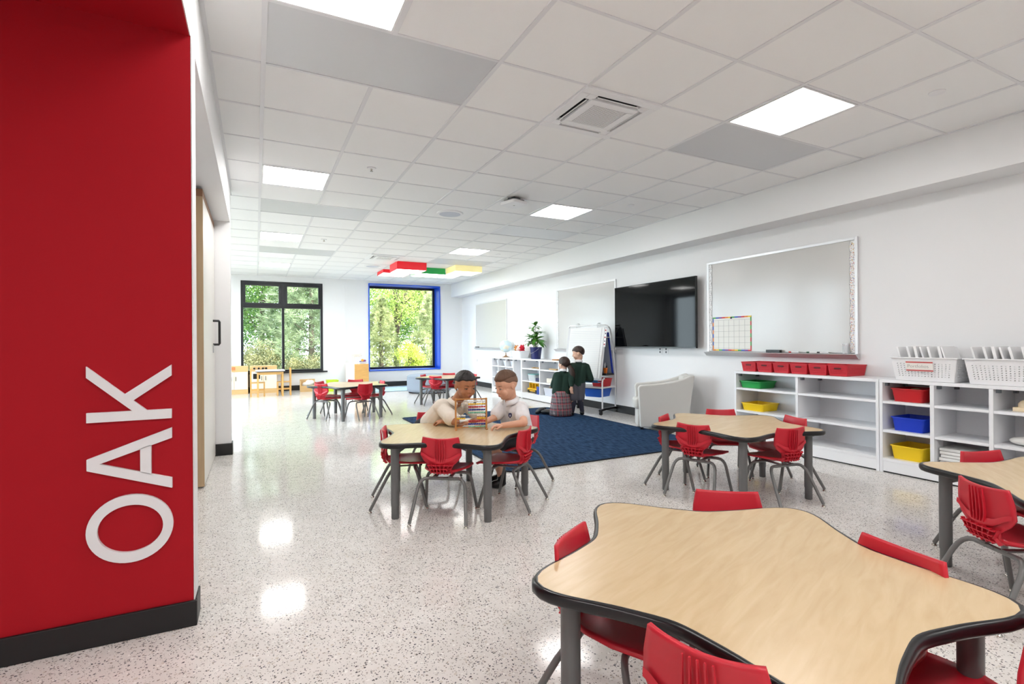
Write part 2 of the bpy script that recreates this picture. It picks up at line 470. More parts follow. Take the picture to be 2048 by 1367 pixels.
e = thing('ceiling_light', 'square light panel added out of view in the red lowered ceiling of the niche', 'ceiling light', (-1.45, 0.1, ZS - 0.006), 0, 'glowing ceiling light panels')  # unseen panel added to brighten the red wall and its letters
MB().box(-.3, .3, -.3, -.288, 0, .006).box(-.3, .3, .288, .3, 0, .006).box(-.3, -.288, -.288, .288, 0, .006).box(.288, .3, -.288, .288, 0, .006).build('frame', WFRAME, e)
MB().box(-.288, .288, -.288, .288, 0.002, .006).build('diffuser', DIFF, e)

def perforated(mb, p00, p10, p11, p01, nx, ny, fx=0.45, fy=0.45):
    """a panel with a real opening in every cell"""
    p00, p10, p11, p01 = map(Vector, (p00, p10, p11, p01))
    P = lambda u, v: (p00 * (1 - u) + p10 * u) * (1 - v) + (p01 * (1 - u) + p11 * u) * v
    for i in range(nx):
        for j in range(ny):
            u0, u1, v0, v1 = i / nx, (i + 1) / nx, j / ny, (j + 1) / ny
            uc, vc, du, dv = (u0 + u1) / 2, (v0 + v1) / 2, fx / nx / 2, fy / ny / 2
            o = [P(u0, v0), P(u1, v0), P(u1, v1), P(u0, v1)]
            n = [P(uc - du, vc - dv), P(uc + du, vc - dv), P(uc + du, vc + dv), P(uc - du, vc + dv)]
            mb.add(o + n, [(0, 1, 5, 4), (1, 2, 6, 5), (2, 3, 7, 6), (3, 0, 4, 7)])
    return mb

for (i, r), lb in zip(AC, ('white ceiling air conditioner cassette with dark slots, closest to the camera', 'small far white ceiling air conditioner cassette near the red light box')):
    e = thing('air_conditioner', lb, 'air conditioner', (cellx(i) + G / 2, celly(r) + G / 2, ZC), 0, 'ceiling air conditioner cassettes')
    a = G / 2 + 0.006
    MB().box(-a + .02, a - .02, -a + .02, a - .02, 0.02, 0.03).build('backing', DARKSLOT, e)
    f = MB(); q = 0.245
    for s in (-1, 1):
        f.box(-a, a, s * a, s * q, -0.012, 0.02); f.box(s * a, s * q, -q, q, -0.012, 0.02)
    for sx in (-1, 1):
        for sy in (-1, 1): f.box(sx * q, sx * 0.178, sy * q, sy * 0.178, -0.012, 0.015)
    f.build('outer_frame', PLASTIC_W, e, bevel=0.004)
    p = 0.198
    g = MB()
    for s in (-1, 1):
        g.box(-p, p, s * p, s * 0.14, -0.02, 0.0); g.box(s * p, s * 0.14, -0.14, 0.14, -0.02, 0.0)
    gp = g.build('grille_frame', PLASTIC_W, e, bevel=0.003)
    pm = perforated(MB(), (-0.14, -0.14, -0.019), (-0.14, 0.14, -0.019), (0.14, 0.14, -0.019), (0.14, -0.14, -0.019), 22, 22, 0.5, 0.5).build('perforated_grille', PLASTIC_W, e)
    MB().box(-0.14, 0.14, -0.14, 0.14, -0.012, -0.004).build('filter', mat('grey_filter', (86, 84, 84), 0.8), e)
    for s in (-1, 1):
        MB().box(-0.17, 0.17, s * 0.214, s * 0.222, -0.012, -0.006).build('louvre', PLASTIC_W, e)
        MB().box(s * 0.214, s * 0.222, -0.17, 0.17, -0.012, -0.006).build('louvre', PLASTIC_W, e)

# coloured light boxes hanging in a checkerboard
for (i, r), drop, col, nm in (((4, 12), 0.155, (214, 18, 36), 'red'), ((4, 14), 0.075, (214, 18, 36), 'shallow red'), ((5, 13), 0.13, (18, 140, 68), 'green'), ((6, 12), 0.125, (250, 236, 170), 'pale yellow'), ((6, 14), 0.045, (40, 44, 150), 'thin blue')):
    e = thing('ceiling_light_box', '%s square light box hanging below the ceiling near the blue window' % nm, 'light box', (cellx(i) + G / 2, celly(r) + G / 2, ZC), 0, 'coloured light boxes')
    m_ = mat('light_box_' + nm.replace(' ', '_'), col, 0.4, emit=(srgb(*col)[:3], 0.35)); a = G / 2 - 0.004
    f = MB()
    for s in (-1, 1): f.box(-a, a, s * a, s * (a - 0.008), -drop, 0.02); f.box(s * a, s * (a - 0.008), -a + 0.008, a - 0.008, -drop, 0.02)
    f.build('shell', m_, e)
    MB().box(-a + 0.008, a - 0.008, -a + 0.008, a - 0.008, -drop + 0.003, -drop + 0.01).build('diffuser', mat('light_box_diffuser', (255, 255, 255), 0.5, emit=((1, 0.98, 0.95), 6.0)), e)

# small ceiling fittings
def disc(name, x, y, r, label, cat, prof=None, m=PLASTIC_W):
    o = MB().lathe(prof or [(r * 0.8, -0.006), (r, -0.004), (r, 0.004)], 24).build(name, m, None, 40)
    o.location = (x, y, ZC + 0.004); return tag(o, label, cat)
disc('sprinkler_cover', 3.983, 1.716, 0.045, 'round white sprinkler cover beside the largest light panel', 'sprinkler')
disc('sprinkler_cover', 3.978, 4.754, 0.045, 'round white sprinkler cover above the television', 'sprinkler')
disc('sprinkler_cover', 3.989, 8.472, 0.045, 'tiny round white sprinkler cover above the plant', 'sprinkler')
for x, y, lb in ((0.963, 4.771, 'small chrome sprinkler head in a tile on the door side'), (0.955, 8.366, 'tiny chrome sprinkler head in a tile toward the black window')):
    e = thing('sprinkler', lb, 'sprinkler', (x, y, ZC))
    MB().lathe([(0.03, -0.004), (0.042, -0.002), (0.042, 0.006)], 20).build('escutcheon', PLASTIC_W, e, 40)
    MB().lathe([(0.012, -0.028), (0.014, -0.026), (0.008, -0.02), (0.01, 0.0)], 14).build('head', CHROME, e, 40)
e = thing('ceiling_speaker', 'round white ceiling speaker in a tile near the room sensor', 'speaker', (2.175, 6.02, ZC))
MB().lathe([(0.135, -0.010), (0.16, -0.008), (0.165, 0.0), (0.165, 0.006)], 40).build('rim', PLASTIC_W, e, 40)
MB().lathe([(0.02, -0.014), (0.132, -0.0105), (0.132, -0.004)], 40).build('grille', mat('speaker_grille', (200, 204, 214), 0.6), e, 40)
e = thing('ceiling_speaker', 'faint round white ceiling speaker beside the red light box', 'speaker', (2.194, 10.836, ZC))
MB().lathe([(0.135, -0.010), (0.16, -0.008), (0.165, 0.0), (0.165, 0.006)], 32).build('rim', PLASTIC_W, e, 40)
MB().lathe([(0.02, -0.014), (0.132, -0.0105), (0.132, -0.004)], 32).build('grille', MATS['speaker_grille'], e, 40)
e = thing('wifi_sensor', 'white rounded box sensor hanging under the ceiling tiles', 'sensor', (2.60, 5.09, ZC), 0.35)
MB().prism(rrect(-.12, .12, -.12, .12, .04), -0.075, -0.04).build('body', PLASTIC_W, e, 40, 0.006)
MB().prism(rrect(-.09, .09, -.09, .09, .03), -0.04, -0.02).build('back_plate', mat('grey_plastic', (120, 120, 122), 0.5), e, 40)
MB().box(-.05, .05, -.05, .05, -0.02, 0.006).build('mount_bracket', BLACKP, e)
MB().lathe([(0.004, -0.0775), (0.012, -0.077), (0.012, -0.07)], 14).build('indicator', CHROME, e, 40)

# ------------------------------------------------------------------ far windows
e = thing('window_1', 'black framed window with two small top sashes above the play kitchen', 'window', ((BW[0] + BW[1]) / 2, YF, BW[2]), 0, None, 'structure')
hw, hh = (BW[1] - BW[0]) / 2, BW[3] - BW[2]
zt = 2.02 - BW[2]
m = MB()
for s in (-1, 1): m.box(s * hw, s * (hw - 0.05), -0.012, 0.16, 0, hh)
m.box(-hw + .05, hw - .05, -0.012, 0.16, 0, 0.05); m.box(-hw + .05, hw - .05, -0.012, 0.16, hh - 0.055, hh)
m.box(-hw + .05, hw - .05, -0.006, 0.14, zt - 0.04, zt + 0.03)
m.box(-0.028, 0.028, -0.004, 0.14, 0.05, zt - 0.04); m.box(-0.045, 0.045, -0.008, 0.14, zt + 0.03, hh - 0.055)
m.build('window_frame', BLACKFRAME, e, bevel=0.003)
for s in (-1, 1):
    x0, x1 = sorted((s * 0.045, s * (hw - 0.05)))
    f = MB(); z0, z1 = zt + 0.03, hh - 0.055
    f.box(x0, x1, -0.02, 0.08, z0, z0 + 0.05).box(x0, x1, -0.02, 0.08, z1 - 0.05, z1).box(x0, x0 + 0.05, -0.02, 0.08, z0 + .05, z1 - .05).box(x1 - 0.05, x1, -0.02, 0.08, z0 + .05, z1 - .05)
    sash = f.build('sash', BLACKFRAME, e, bevel=0.003)
    MB().box(x0 + .05, x1 - .05, 0.03, 0.036, z0 + 0.05, z1 - 0.05).build('pane', GLASS, sash)
    x0, x1 = sorted((s * 0.028, s * (hw - 0.05)))
    MB().box(x0, x1, 0.07, 0.076, 0.05, zt - 0.04).build('pane', GLASS, e)
MB().box(-hw - 0.06, hw + 0.10, -0.06, 0.0, -0.035, 0.0).build('window_sill', BLACKFRAME, e, bevel=0.004)

e = thing('window_2', 'large square window in a deep bright blue surround', 'window', ((BL[0] + BL[1]) / 2, YF, BL[2]), 0, None, 'structure')
hw, hh = (BL[1] - BL[0]) / 2, BL[3] - BL[2]
m = MB(); t = 0.028
for s in (-1, 1): m.box(s * hw, s * (hw - t), -0.03, 0.50, 0, hh)
m.box(-hw + t, hw - t, -0.03, 0.50, 0, t); m.box(-hw + t, hw - t, -0.03, 0.50, hh - t, hh)
m.build('surround', BLUEFRAME, e, bevel=0.003)
m = MB(); d = 0.055; a = hw - t
for s in (-1, 1): m.box(s * a, s * (a - d), 0.40, 0.47, t, hh - t)
m.box(-a + d, a - d, 0.40, 0.47, t, t + d); m.box(-a + d, a - d, 0.40, 0.47, hh - t - d, hh - t)
m.build('window_frame', BLACKFRAME, e)
MB().box(-a + d, a - d, 0.43, 0.436, t + d, hh - t - d).build('pane', GLASS, e)

# ------------------------------------------------------------------ sliding door in the recess
e = thing('door_1', 'pale sliding door with a black bar handle in the recess beside the red wall', 'door', (-0.42, 4.69, 0), 0, None, 'structure')
MB().box(0.012, 0.05, 0.012, 1.262, 0.012, 2.30).build('door_leaf', mat('door_white', (226, 222, 216), 0.35), e, bevel=0.002)
MB().box(0.004, 0.052, -0.006, 0.012, 0.012, 2.30).build('wooden_edge', mat('door_edge_maple', (186, 160, 124), 0.5, noise=((40, 40, 3), .08)), e)
MB().box(0.0, 0.05, 0.0, 1.26, 2.30, 2.36).build('track', mat('door_track', (150, 110, 80), 0.5), e)
MB().tube([(0.05, 1.02, 1.36), (0.10, 1.02, 1.36), (0.105, 1.02, 1.35), (0.105, 1.02, 1.14), (0.10, 1.02, 1.13), (0.05, 1.02, 1.13)], 0.011, 10).build('handle', BLACKP, e, 40)
MB().box(0.05, 0.058, 0.99, 1.05, 1.05, 1.13).build('lock_plate', METAL, e, bevel=0.002)

# ------------------------------------------------------------------ letters on the red wall, read upwards
LET = mat('white_letter', (236, 238, 240), 0.45)
def letter(name, polys, label):
    """polys in (X, Z) world; each a convex or simple outline; extruded toward the camera"""
    m = MB(); y0, y1 = 2.4255, 2.411
    for p in polys:
        n = len(p)
        m.add([(x, y1, z) for x, z in p] + [(x, y0, z) for x, z in p], [tuple(range(n - 1, -1, -1)), tuple(range(n, 2 * n))] + [((k + 1) % n, k, n + k, n + (k + 1) % n) for k in range(n)])
    o = m.build(name, LET); o.name = name
    return tag(o, label, 'letter', 'letters of the word on the red wall')
n = 48; out = []; inn = []
oc = (-0.434, 0.428)
m = MB(); y0, y1 = 2.4255, 2.411
ring = []
for k in range(n):
    t = 2 * PI * k / n
    o_ = (oc[0] + 0.137 * math.cos(t), oc[1] + 0.130 * math.sin(t)); i_ = (oc[0] + 0.1035 * math.cos(t), oc[1] + 0.0905 * math.sin(t))
    ring += [(o_[0], y1, o_[1]), (i_[0], y1, i_[1]), (o_[0], y0, o_[1]), (i_[0], y0, i_[1])]
fs = []
for k in range(n):
    a, b_ = 4 * k, 4 * ((k + 1) % n)
    fs += [(a, a + 1, b_ + 1, b_), (a, b_, b_ + 2, a + 2), (a + 1, a + 3, b_ + 3, b_ + 1)]
m.add(ring, fs)
tag(m.build('letter_o', LET), 'large white letter O at the bottom of the red wall word', 'letter', 'letters of the word on the red wall')
letter('letter_a', [[(-0.567, 0.664), (-0.567, 0.706), (-0.300, 0.806), (-0.300, 0.765), (-0.529, 0.6855)][::-1],
                    [(-0.567, 0.664), (-0.529, 0.6855), (-0.300, 0.607), (-0.300, 0.567)][::-1],
                    [(-0.403, 0.640), (-0.403, 0.732), (-0.368, 0.744), (-0.368, 0.628)][::-1]], 'large white letter A in the middle of the red wall word')
letter('letter_k', [[(-0.567, 0.843), (-0.567, 0.880), (-0.300, 0.880), (-0.300, 0.843)][::-1],
                    [(-0.567, 1.012), (-0.567, 1.054), (-0.381, 0.880), (-0.427, 0.880)][::-1],
                    [(-0.452, 0.945), (-0.300, 1.055), (-0.300, 1.012), (-0.424, 0.920)][::-1]], 'large white letter K at the top of the red wall word')

# ------------------------------------------------------------------ five-lobed tables
def outline(scale=0.0, n=120):
    pts = []
    for k in range(n):
        t = 2 * PI * k / n
        r = 0.516 + 0.083 * math.cos(5 * t) + 0.016 * math.cos(10 * t) + 0.005 * math.cos(15 * t) + scale
        pts.append((r * math.cos(t), r * math.sin(t)))
    return pts
TH = 0.50
def make_table():
    e = thing('lobed_table', '', 'table')
    MB().prism(outline(-0.016), TH - 0.030, TH).build('tabletop', MAPLE, e)
    rows = []
    for off, z in ((-0.017, TH - 0.0005), (-0.013, TH + 0.0005), (-0.005, TH - 0.001), (0.0, TH - 0.007), (0.001, TH - 0.016), (0.0, TH - 0.025), (-0.005, TH - 0.031), (-0.017, TH - 0.033)):
        rows.append([(x, y, z) for x, y in outline(off)])
    MB().grid(rows, True).build('edge_band', EDGE, e, 60)
    MB().prism(outline(-0.018), TH - 0.033, TH - 0.0301).build('underside', mat('table_underside', (60, 56, 54), 0.7), e)
    for k in range(5):
        t = 2 * PI * k / 5; x, y = 0.515 * math.cos(t), 0.515 * math.sin(t)
        lg = MB().cyl((x, y, 0.085), (x, y, TH - 0.045), 0.027, n=20).build('leg', TABLE_LEG, e, 40)
        MB().lathe([(0.022, 0.0), (0.0245, 0.004), (0.0245, 0.086)], 20, (x, y, 0)).build('telescopic_foot', TABLE_LEG, lg, 40)
        c, s_ = math.cos(t), math.sin(t)
        q = MB(); ix, iy = x - 0.10 * c, y - 0.10 * s_; px, py = -s_ * 0.012, c * 0.012
        z1 = TH - 0.034
        q.hexa([(x + px, y + py, z1 - 0.055), (ix + px, iy + py, z1 - 0.012), (ix - px, iy - py, z1 - 0.012), (x - px, y - py, z1 - 0.055)],
               [(x + px, y + py, z1), (ix + px, iy + py, z1), (ix - px, iy - py, z1), (x - px, y - py, z1)])
        q.lathe([(0.04, 0), (0.04, 0.012)], 16, (x, y, z1 - 0.012))
        q.build('bracket', TABLE_LEG, lg)
    return e
TABLES = [((1.248, 1.017), 20.6, 'five-lobed maple table filling the lower right foreground'),
          ((1.28, 3.468), 57.0, 'five-lobed maple table where two boys play with the abacus'),
          ((3.265, 2.745), 12.4, 'five-lobed maple table in front of the low white shelves'),
          ((3.26, 0.82), 37.0, 'five-lobed maple table cut off by the right edge of the photo'),
          ((1.297, 8.183), 34.4, 'far five-lobed table in front of the black window, standing on the bright floor'),
          ((3.21, 9.03), 32.0, 'far five-lobed table beside the round blue ottoman')]
proto = make_table()
for k, (c, ph, lb) in enumerate(TABLES):
    o = proto if k == 0 else copy_tree(proto)
    o.location = (c[0], c[1], 0); o.rotation_euler.z = R(ph)
    tag(o, lb, 'table', 'five-lobed tables')

# ------------------------------------------------------------------ red chairs (face +Y, origin on the floor under the seat)
def lerp_tab(tab, t):
    for (a, va), (b_, vb) in zip(tab, tab[1:]):
        if t <= b_:
            u = (t - a) / (b_ - a); u = u * u * (3 - 2 * u)
            return tuple(p + (q - p) * u for p, q in zip(va, vb))
    return tab[-1][1]
# along the shell: y, z, half width, edge lift (seat: up, back: forward)
SEAT_T = [(0.0, (0.168, 0.281, 0.105, 0.000)), (0.06, (0.164, 0.290, 0.138, 0.001)), (0.2, (0.13, 0.299, 0.158, 0.004)), (0.5, (0.03, 0.292, 0.152, 0.014)),
          (0.75, (-0.055, 0.288, 0.132, 0.024)), (0.9, (-0.105, 0.291, 0.098, 0.022)), (1.0, (-0.132, 0.302, 0.074, 0.014))]
BACK_T = [(0.0, (-0.132, 0.302, 0.074, 0.014)), (0.12, (-0.148, 0.325, 0.066, 0.010)), (0.26, (-0.154, 0.352, 0.074, 0.008)), (0.40, (-0.156, 0.385, 0.112, 0.012)),
          (0.54, (-0.157, 0.420, 0.134, 0.018)), (0.75, (-0.162, 0.475, 0.131, 0.020)), (0.93, (-0.169, 0.521, 0.121, 0.020)), (1.0, (-0.172, 0.537, 0.117, 0.020))]
def shell_rows(tab, kind, nrow, ncol=15):
    rows = []
    for j in range(nrow + 1):
        y, z, w, lift = lerp_tab(tab, j / nrow)
        row = []
        for i in range(ncol):
            u = -1 + 2 * i / (ncol - 1)
            if kind == 'seat': row.append((u * w, y, z + lift * abs(u) ** 2.4))
            else:
                dip = -0.010 * (1 - u * u) * max(0, (j / nrow - 0.8) / 0.2)
                row.append((u * w, y + lift * abs(u) ** 2, z + dip))
        rows.append(row)
    return rows
def solid(o, t, off=-1.0):
    s = o.modifiers.new('thickness', 'SOLIDIFY'); s.thickness = t; s.offset = off; s.use_rim = True
    return o
def back_point(u, v):
    y, z, w, lift = lerp_tab(BACK_T, v); return Vector((u * w, y + lift * u * u, z))
def make_chair():
    e = thing('stacking_chair', '', 'chair')
    s = MB().grid(shell_rows(SEAT_T, 'seat', 22)).build('seat', CHAIR_RED, e, 60)
    solid(s, 0.013, -1)
    b_ = MB().grid(shell_rows(BACK_T, 'back', 24)).build('backrest', CHAIR_RED, e, 60)
    solid(b_, 0.011, -1)
    # five fins down the rear of the back, a lower rim, and the ribbed neck
    for k in range(5):
        u = (k - 2) * 0.125
        pts = [back_point(u, v) + Vector((0, -0.012, 0)) for v in (0.38, 0.46, 0.56, 0.68, 0.80, 0.93)]
        m = MB(); dep = (0.0065, 0.0065, 0.006, 0.005, 0.0035, 0.001)
        for p, q, dp, dq in zip(pts, pts[1:], dep, dep[1:]):
            x = 0.0017
            m.hexa([(p.x - x, p.y - dp, p.z), (p.x + x, p.y - dp, p.z), (p.x + x, p.y + 0.004, p.z), (p.x - x, p.y + 0.004, p.z)],
                   [(q.x - x, q.y - dq, q.z), (q.x + x, q.y - dq, q.z), (q.x + x, q.y + 0.004, q.z), (q.x - x, q.y + 0.004, q.z)])
        m.build('rib', CHAIR_RED, b_)
    rim = []
    for k in range(25):
        u = -1 + 2 * k / 24
        y, z, w0, l0 = lerp_tab(BACK_T, 0.345 + 0.20 * abs(u) ** 1.6)
        rim.append((u * w0 * 0.97, y + l0 * u * u, z, 1 - u * u))
    rows = [[(x, y - 0.009, z - 0.012 * k) for x, y, z, k in rim], [(x, y - 0.011 - 0.0045 * k, z - 0.001 * k) for x, y, z, k in rim], [(x, y - 0.0105 - 0.0045 * k, z + 0.004) for x, y, z, k in rim], [(x, y - 0.009, z + 0.020) for x, y, z, k in rim]]
    MB().grid(rows).build('rear_rim', CHAIR_RED, b_, 60)
    m = MB()
    for k in range(7):
        u = -0.92 + 1.84 * k / 6
        p, q, r_ = back_point(u, 0.02), back_point(u, 0.16), back_point(u, 0.33)
        for a, c in ((p, q), (q, r_)):
            x = 0.002
            m.hexa([(a.x - x, a.y - 0.022, a.z - .004), (a.x + x, a.y - 0.022, a.z - .004), (a.x + x, a.y - 0.006, a.z), (a.x - x, a.y - 0.006, a.z)],
                   [(c.x - x, c.y - 0.022, c.z), (c.x + x, c.y - 0.022, c.z), (c.x + x, c.y - 0.006, c.z), (c.x - x, c.y - 0.006, c.z)])
    for v in (0.06, 0.19, 0.31):
        p = back_point(-0.92, v); q = back_point(0.92, v); c = back_point(0, v)
        m.hexa([(p.x, c.y - 0.022, c.z - 0.002), (q.x, c.y - 0.022, c.z - 0.002), (q.x, c.y - 0.004, c.z - 0.002), (p.x, c.y - 0.004, c.z - 0.002)],
               [(p.x, c.y - 0.022, c.z + 0.002), (q.x, c.y - 0.022, c.z + 0.002), (q.x, c.y - 0.004, c.z + 0.002), (p.x, c.y - 0.004, c.z + 0.002)])
    m.build('ribbed_neck', CHAIR_RED, b_)
    for yb, yf, zb, nm in ((-0.098, -0.245, 0.262, 'rear'), (0.055, 0.130, 0.265, 'front')):
        for s_ in (-1, 1):
            xb = 0.105
            pts = [(0.001 * s_, yb, zb), (0.05 * s_, yb, zb), (xb * s_, yb, zb)]
            A = Vector((xb * s_, yb, zb)); Bc = Vector((0.146 * s_, yb + (yf - yb) * 0.10, zb)); C = Vector((0.155 * s_, yb + (yf - yb) * 0.32, zb - 0.06))
            for t in (0.25, 0.5, 0.75, 1.0):
                pts.append(tuple(A * (1 - t) ** 2 + Bc * 2 * t * (1 - t) + C * t * t))
            pts.append((0.178 * s_, yf, 0.016))
            lg = MB().tube(pts, 0.0105, 12).build('leg', CHAIR_LEG, e, 50)
            MB().lathe([(0.012, 0), (0.0135, 0.003), (0.011, 0.008), (0.006, 0.011), (0.006, 0.024)], 14, (0.178 * s_, yf, 0)).build('glide', CHROME, lg, 40)
    m = MB()
    for s_ in (-1, 1):
        m.box(s_ * 0.05 - 0.012, s_ * 0.05 + 0.012, -0.11, 0.07, 0.2705, 0.2775)
    m.build('under_seat_bracket', CHAIR_LEG, e)
    for s_ in (-1, 1): MB().cyl((s_ * 0.06, 0.10, 0.272), (s_ * 0.06, 0.10, 0.285), 0.007, n=10).build('stacking_bumper', BLACKP, e)
    return e
# (x, y) of the middle of the back's top edge, facing angle in degrees
CH = [((1.0305, 3.0655), 57, 'red chair with its back to us at the near side of the abacus table'),
      ((1.685, 3.105), 131, 'red chair pushed in at the front right of the abacus table'),
      ((0.79, 3.62), -14, 'red chair seen side-on at the left end of the abacus table'),
      ((1.36, 4.30), 268, 'red chair under the leaning boy in the cream shirt'),
      ((2.054, 3.724), 190, 'red chair under the boy in the white polo shirt'),
      ((2.8025, 2.695), 22, 'red chair at the front left of the table by the white shelves'),
      ((3.286, 2.249), 80, 'red chair at the front right of the table by the white shelves'),
      ((3.654, 3.189), 236, 'red chair at the back of the table by the white shelves, near the armchair'),
      ((3.80, 2.56), 162, 'red chair between its table and the empty white shelf bays'),
      ((2.93, 3.145), 300, 'red chair mostly hidden at the far left of the table by the white shelves'),
      ((1.6945, 1.452), 232, 'red chair at the far side of the foreground table, only its back top showing'),
      ((0.866, 1.362), -56, 'red chair tucked under the left side of the foreground table'),
      ((0.765, 0.7215), 22, 'red chair cut by the bottom edge in front of the foreground table'),
      ((1.69, 0.81), 171, 'red chair along the right side of the foreground table, a thin curved edge'),
      ((1.475, 0.445), 104, 'red chair in the lower right corner, seen edge-on'),
      ((2.684, 1.025), -29, 'red chair with ribbed back at the right edge table, nearest the viewer'),
      ((3.482, 1.333), 250, 'red chair behind the right edge table, beside the yellow bin'),
      ((3.80, 0.86), 183, 'red chair at the far right of the right edge table, mostly out of frame'),
      ((0.842, 8.02), 42, 'red chair at the left front of the far table by the black window'),
      ((1.456, 7.68), 114, 'red chair at the right front of the far table by the black window'),
      ((1.823, 8.18), 184, 'red chair at the right end of the far table by the black window'),
      ((1.475, 8.69), 250, 'red chair facing us behind the far table by the black window'),
      ((0.87, 8.52), 322, 'red chair almost hidden at the back left of the far table by the black window'),
      ((2.86, 8.76), 48, 'red chair at the near left of the table beside the ottoman'),
      ((2.80, 9.36), 320, 'red chair at the ottoman end of the far right table'),
      ((3.40, 9.53), 248, 'red chair at the back of the table beside the ottoman'),
      ((3.75, 9.0), 178, 'red chair at the whiteboard end of the table beside the ottoman')]
pc = make_chair()
for k, ((x, y), a, lb) in enumerate(CH):
    o = pc if k == 0 else copy_tree(pc)
    ca, sa = math.cos(R(a)), math.sin(R(a))
    o.location = (x + 0.17 * ca, y + 0.17 * sa, 0); o.rotation_euler.z = R(a - 90)
    tag(o, lb, 'chair', 'red stacking chairs at the lobed tables')

# ------------------------------------------------------------------ low white shelves along the wall
XS = 4.805
TOPZ = 0.795
def shelf_unit(label, y0, y1, divs, levels, skip_shelf=()):
    e = thing('shelf_unit', label, 'shelf', ((XS + XR) / 2, (y0 + y1) / 2, 0), 0, 'low white shelf units')
    cx, cy = (XS + XR) / 2, (y0 + y1) / 2
    def bx(nm, a, b_, c, d, z0, z1, m=SHELF_W): return MB().box(a - cx, b_ - cx, c - cy, d - cy, z0, z1).build(nm, m, e, bevel=0.0015)
    t = 0.026; xb = XR - 0.004
    bx('top_board', XS, xb, y0 + 0.001, y1 - 0.001, TOPZ - t, TOPZ)
    bx('back_panel', xb - 0.012, xb, y0 + t, y1 - t, 0.12, TOPZ - t)
    bx('side_panel', XS + 0.001, xb, y0 + 0.001, y0 + t, 0.0, TOPZ - t - 0.0005)
    bx('side_panel', XS + 0.001, xb, y1 - t, y1 - 0.001, 0.0, TOPZ - t - 0.0005)
    divs = sorted(divs)
    edges = [y0 + t] + [d for p in divs for d in p] + [y1 - t]
    for a, b_ in divs: bx('divider', XS + 0.001, xb - 0.013, a, b_, 0.125, TOPZ - t - 0.0005)
    bx('bottom_board', XS + 0.001, xb - 0.013, y0 + t, y1 - t, 0.10, 0.124)
    bx('plinth', XS + 0.004, XS + 0.022, y0 + t, y1 - t, 0.012, 0.0995)
    MB().box(XS + 0.012 - cx, XS + 0.03 - cx, y0 + t - cy, y1 - t - cy, 0.0, 0.0115).build('gap_shade_strip', BLACKP, e)  # black strip stands in for the shade under the plinth
    for k in range(0, len(edges), 2):
        for j, (za, zb) in enumerate(levels):
            if (k // 2, j) in skip_shelf: continue
            bx('shelf_board', XS + 0.004, xb - 0.013, edges[k] + 0.0005, edges[k + 1] - 0.0005, za, zb)
        if k // 2 < 6:
            GB = mat('grey_bracket', (120, 126, 134), 0.4)
            g = MB(); g.box(XS + 0.04 - cx, XS + 0.075 - cx, edges[k + 1] - 0.022 - cy, edges[k + 1] - 0.001 - cy, TOPZ - t - 0.03, TOPZ - t - 0.001); g.build('corner_bracket', GB, e); g = MB()
            g.box(xb - 0.05 - cx, xb - 0.0125 - cx, edges[k + 1] - 0.022 - cy, edges[k + 1] - 0.001 - cy, TOPZ - t - 0.045, TOPZ - t - 0.001)
            g.build('corner_bracket', GB, e)
    return e
LV = [(0.590, 0.612), (0.343, 0.365)]
shelf_unit('low white shelf unit under the six red baskets', 2.504, 3.993, [(3.240, 3.266)], LV)
shelf_unit('low white shelf unit under the white file baskets', 0.95, 2.502, [(2.104, 2.132), (1.74, 1.766), (1.34, 1.366)], LV)
shelf_unit('far low white cubby unit under the globe', 9.131, 10.588, [(9.49, 9.516), (9.85, 9.87), (10.235, 10.255)], LV, {(0, 0), (0, 1)})
shelf_unit('far low white shelf unit under the potted plant', 7.70, 9.129, [(8.383, 8.408)], LV)

def loop(x0, x1, y0, y1, r, z): return [(x, y, z) for x, y in rrect(x0, x1, y0, y1, r, 4)]
def tub_mesh(a, b_, h, taper=0.014, r=0.02, rim=0.008, t=0.004):
    """open tub, half sizes a, b_, height h; origin at the base"""
    L = lambda d, z: loop(-a + d, a - d, -b_ + d, b_ - d, max(0.003, r - d * 0.3), z)
    rows = [L(taper, 0), L(0, h - 0.01), L(-rim, h - 0.008), L(-rim, h), L(t, h), L(taper + t, t)]
    m = MB().grid(rows, True)
    n = len(rows[0]); m.f += [tuple(range(n - 1, -1, -1)), tuple(range(5 * n, 6 * n))]
    return m
def tub(name, label, cat, x, y, z, a, b_, h, m, group=None, **k):
    o = tub_mesh(a, b_, h, **k).build(name, m, None, 40)
    o.location = (x, y, z + 0.0005); return tag(o, label, cat, group)
RED_P = mat('red_bin_plastic', (196, 26, 34), 0.4); BLUE_P = mat('blue_bin_plastic', (14, 58, 196), 0.4)
YEL_P = mat('yellow_bin_plastic', (244, 206, 20), 0.4); GRN_P = mat('green_bin_plastic', (40, 160, 76), 0.4)
tub('storage_tray', 'shallow green tray on the top shelf below the red baskets', 'tray', 4.985, 3.825, 0.6125, 0.135, 0.128, 0.075, GRN_P)
tub('storage_tray', 'shallow yellow tray on the shelf below the green tray', 'tray', 4.985, 3.80, 0.3655, 0.135, 0.135, 0.08, YEL_P)
tub('storage_bin', 'red bin in the narrow bay at the top, under the file baskets', 'bin', 4.99, 2.315, 0.6125, 0.14, 0.115, 0.11, RED_P)
tub('storage_bin', 'blue bin in the narrow bay between the red and yellow bins', 'bin', 4.99, 2.312, 0.3655, 0.14, 0.118, 0.115, BLUE_P)
tub('storage_bin', 'deep yellow bin at the bottom of the narrow bay', 'bin', 4.99, 2.32, 0.1245, 0.14, 0.118, 0.115, YEL_P)
o = MB().ell((0, 0, 0), (.05, .035, .012), None, 12, 8).build('wood_toy', WOOD_D, None, 40); o.location = (4.96, 2.30, 0.7135); tag(o, 'brown wooden pieces heaped in the red bin', 'toy')
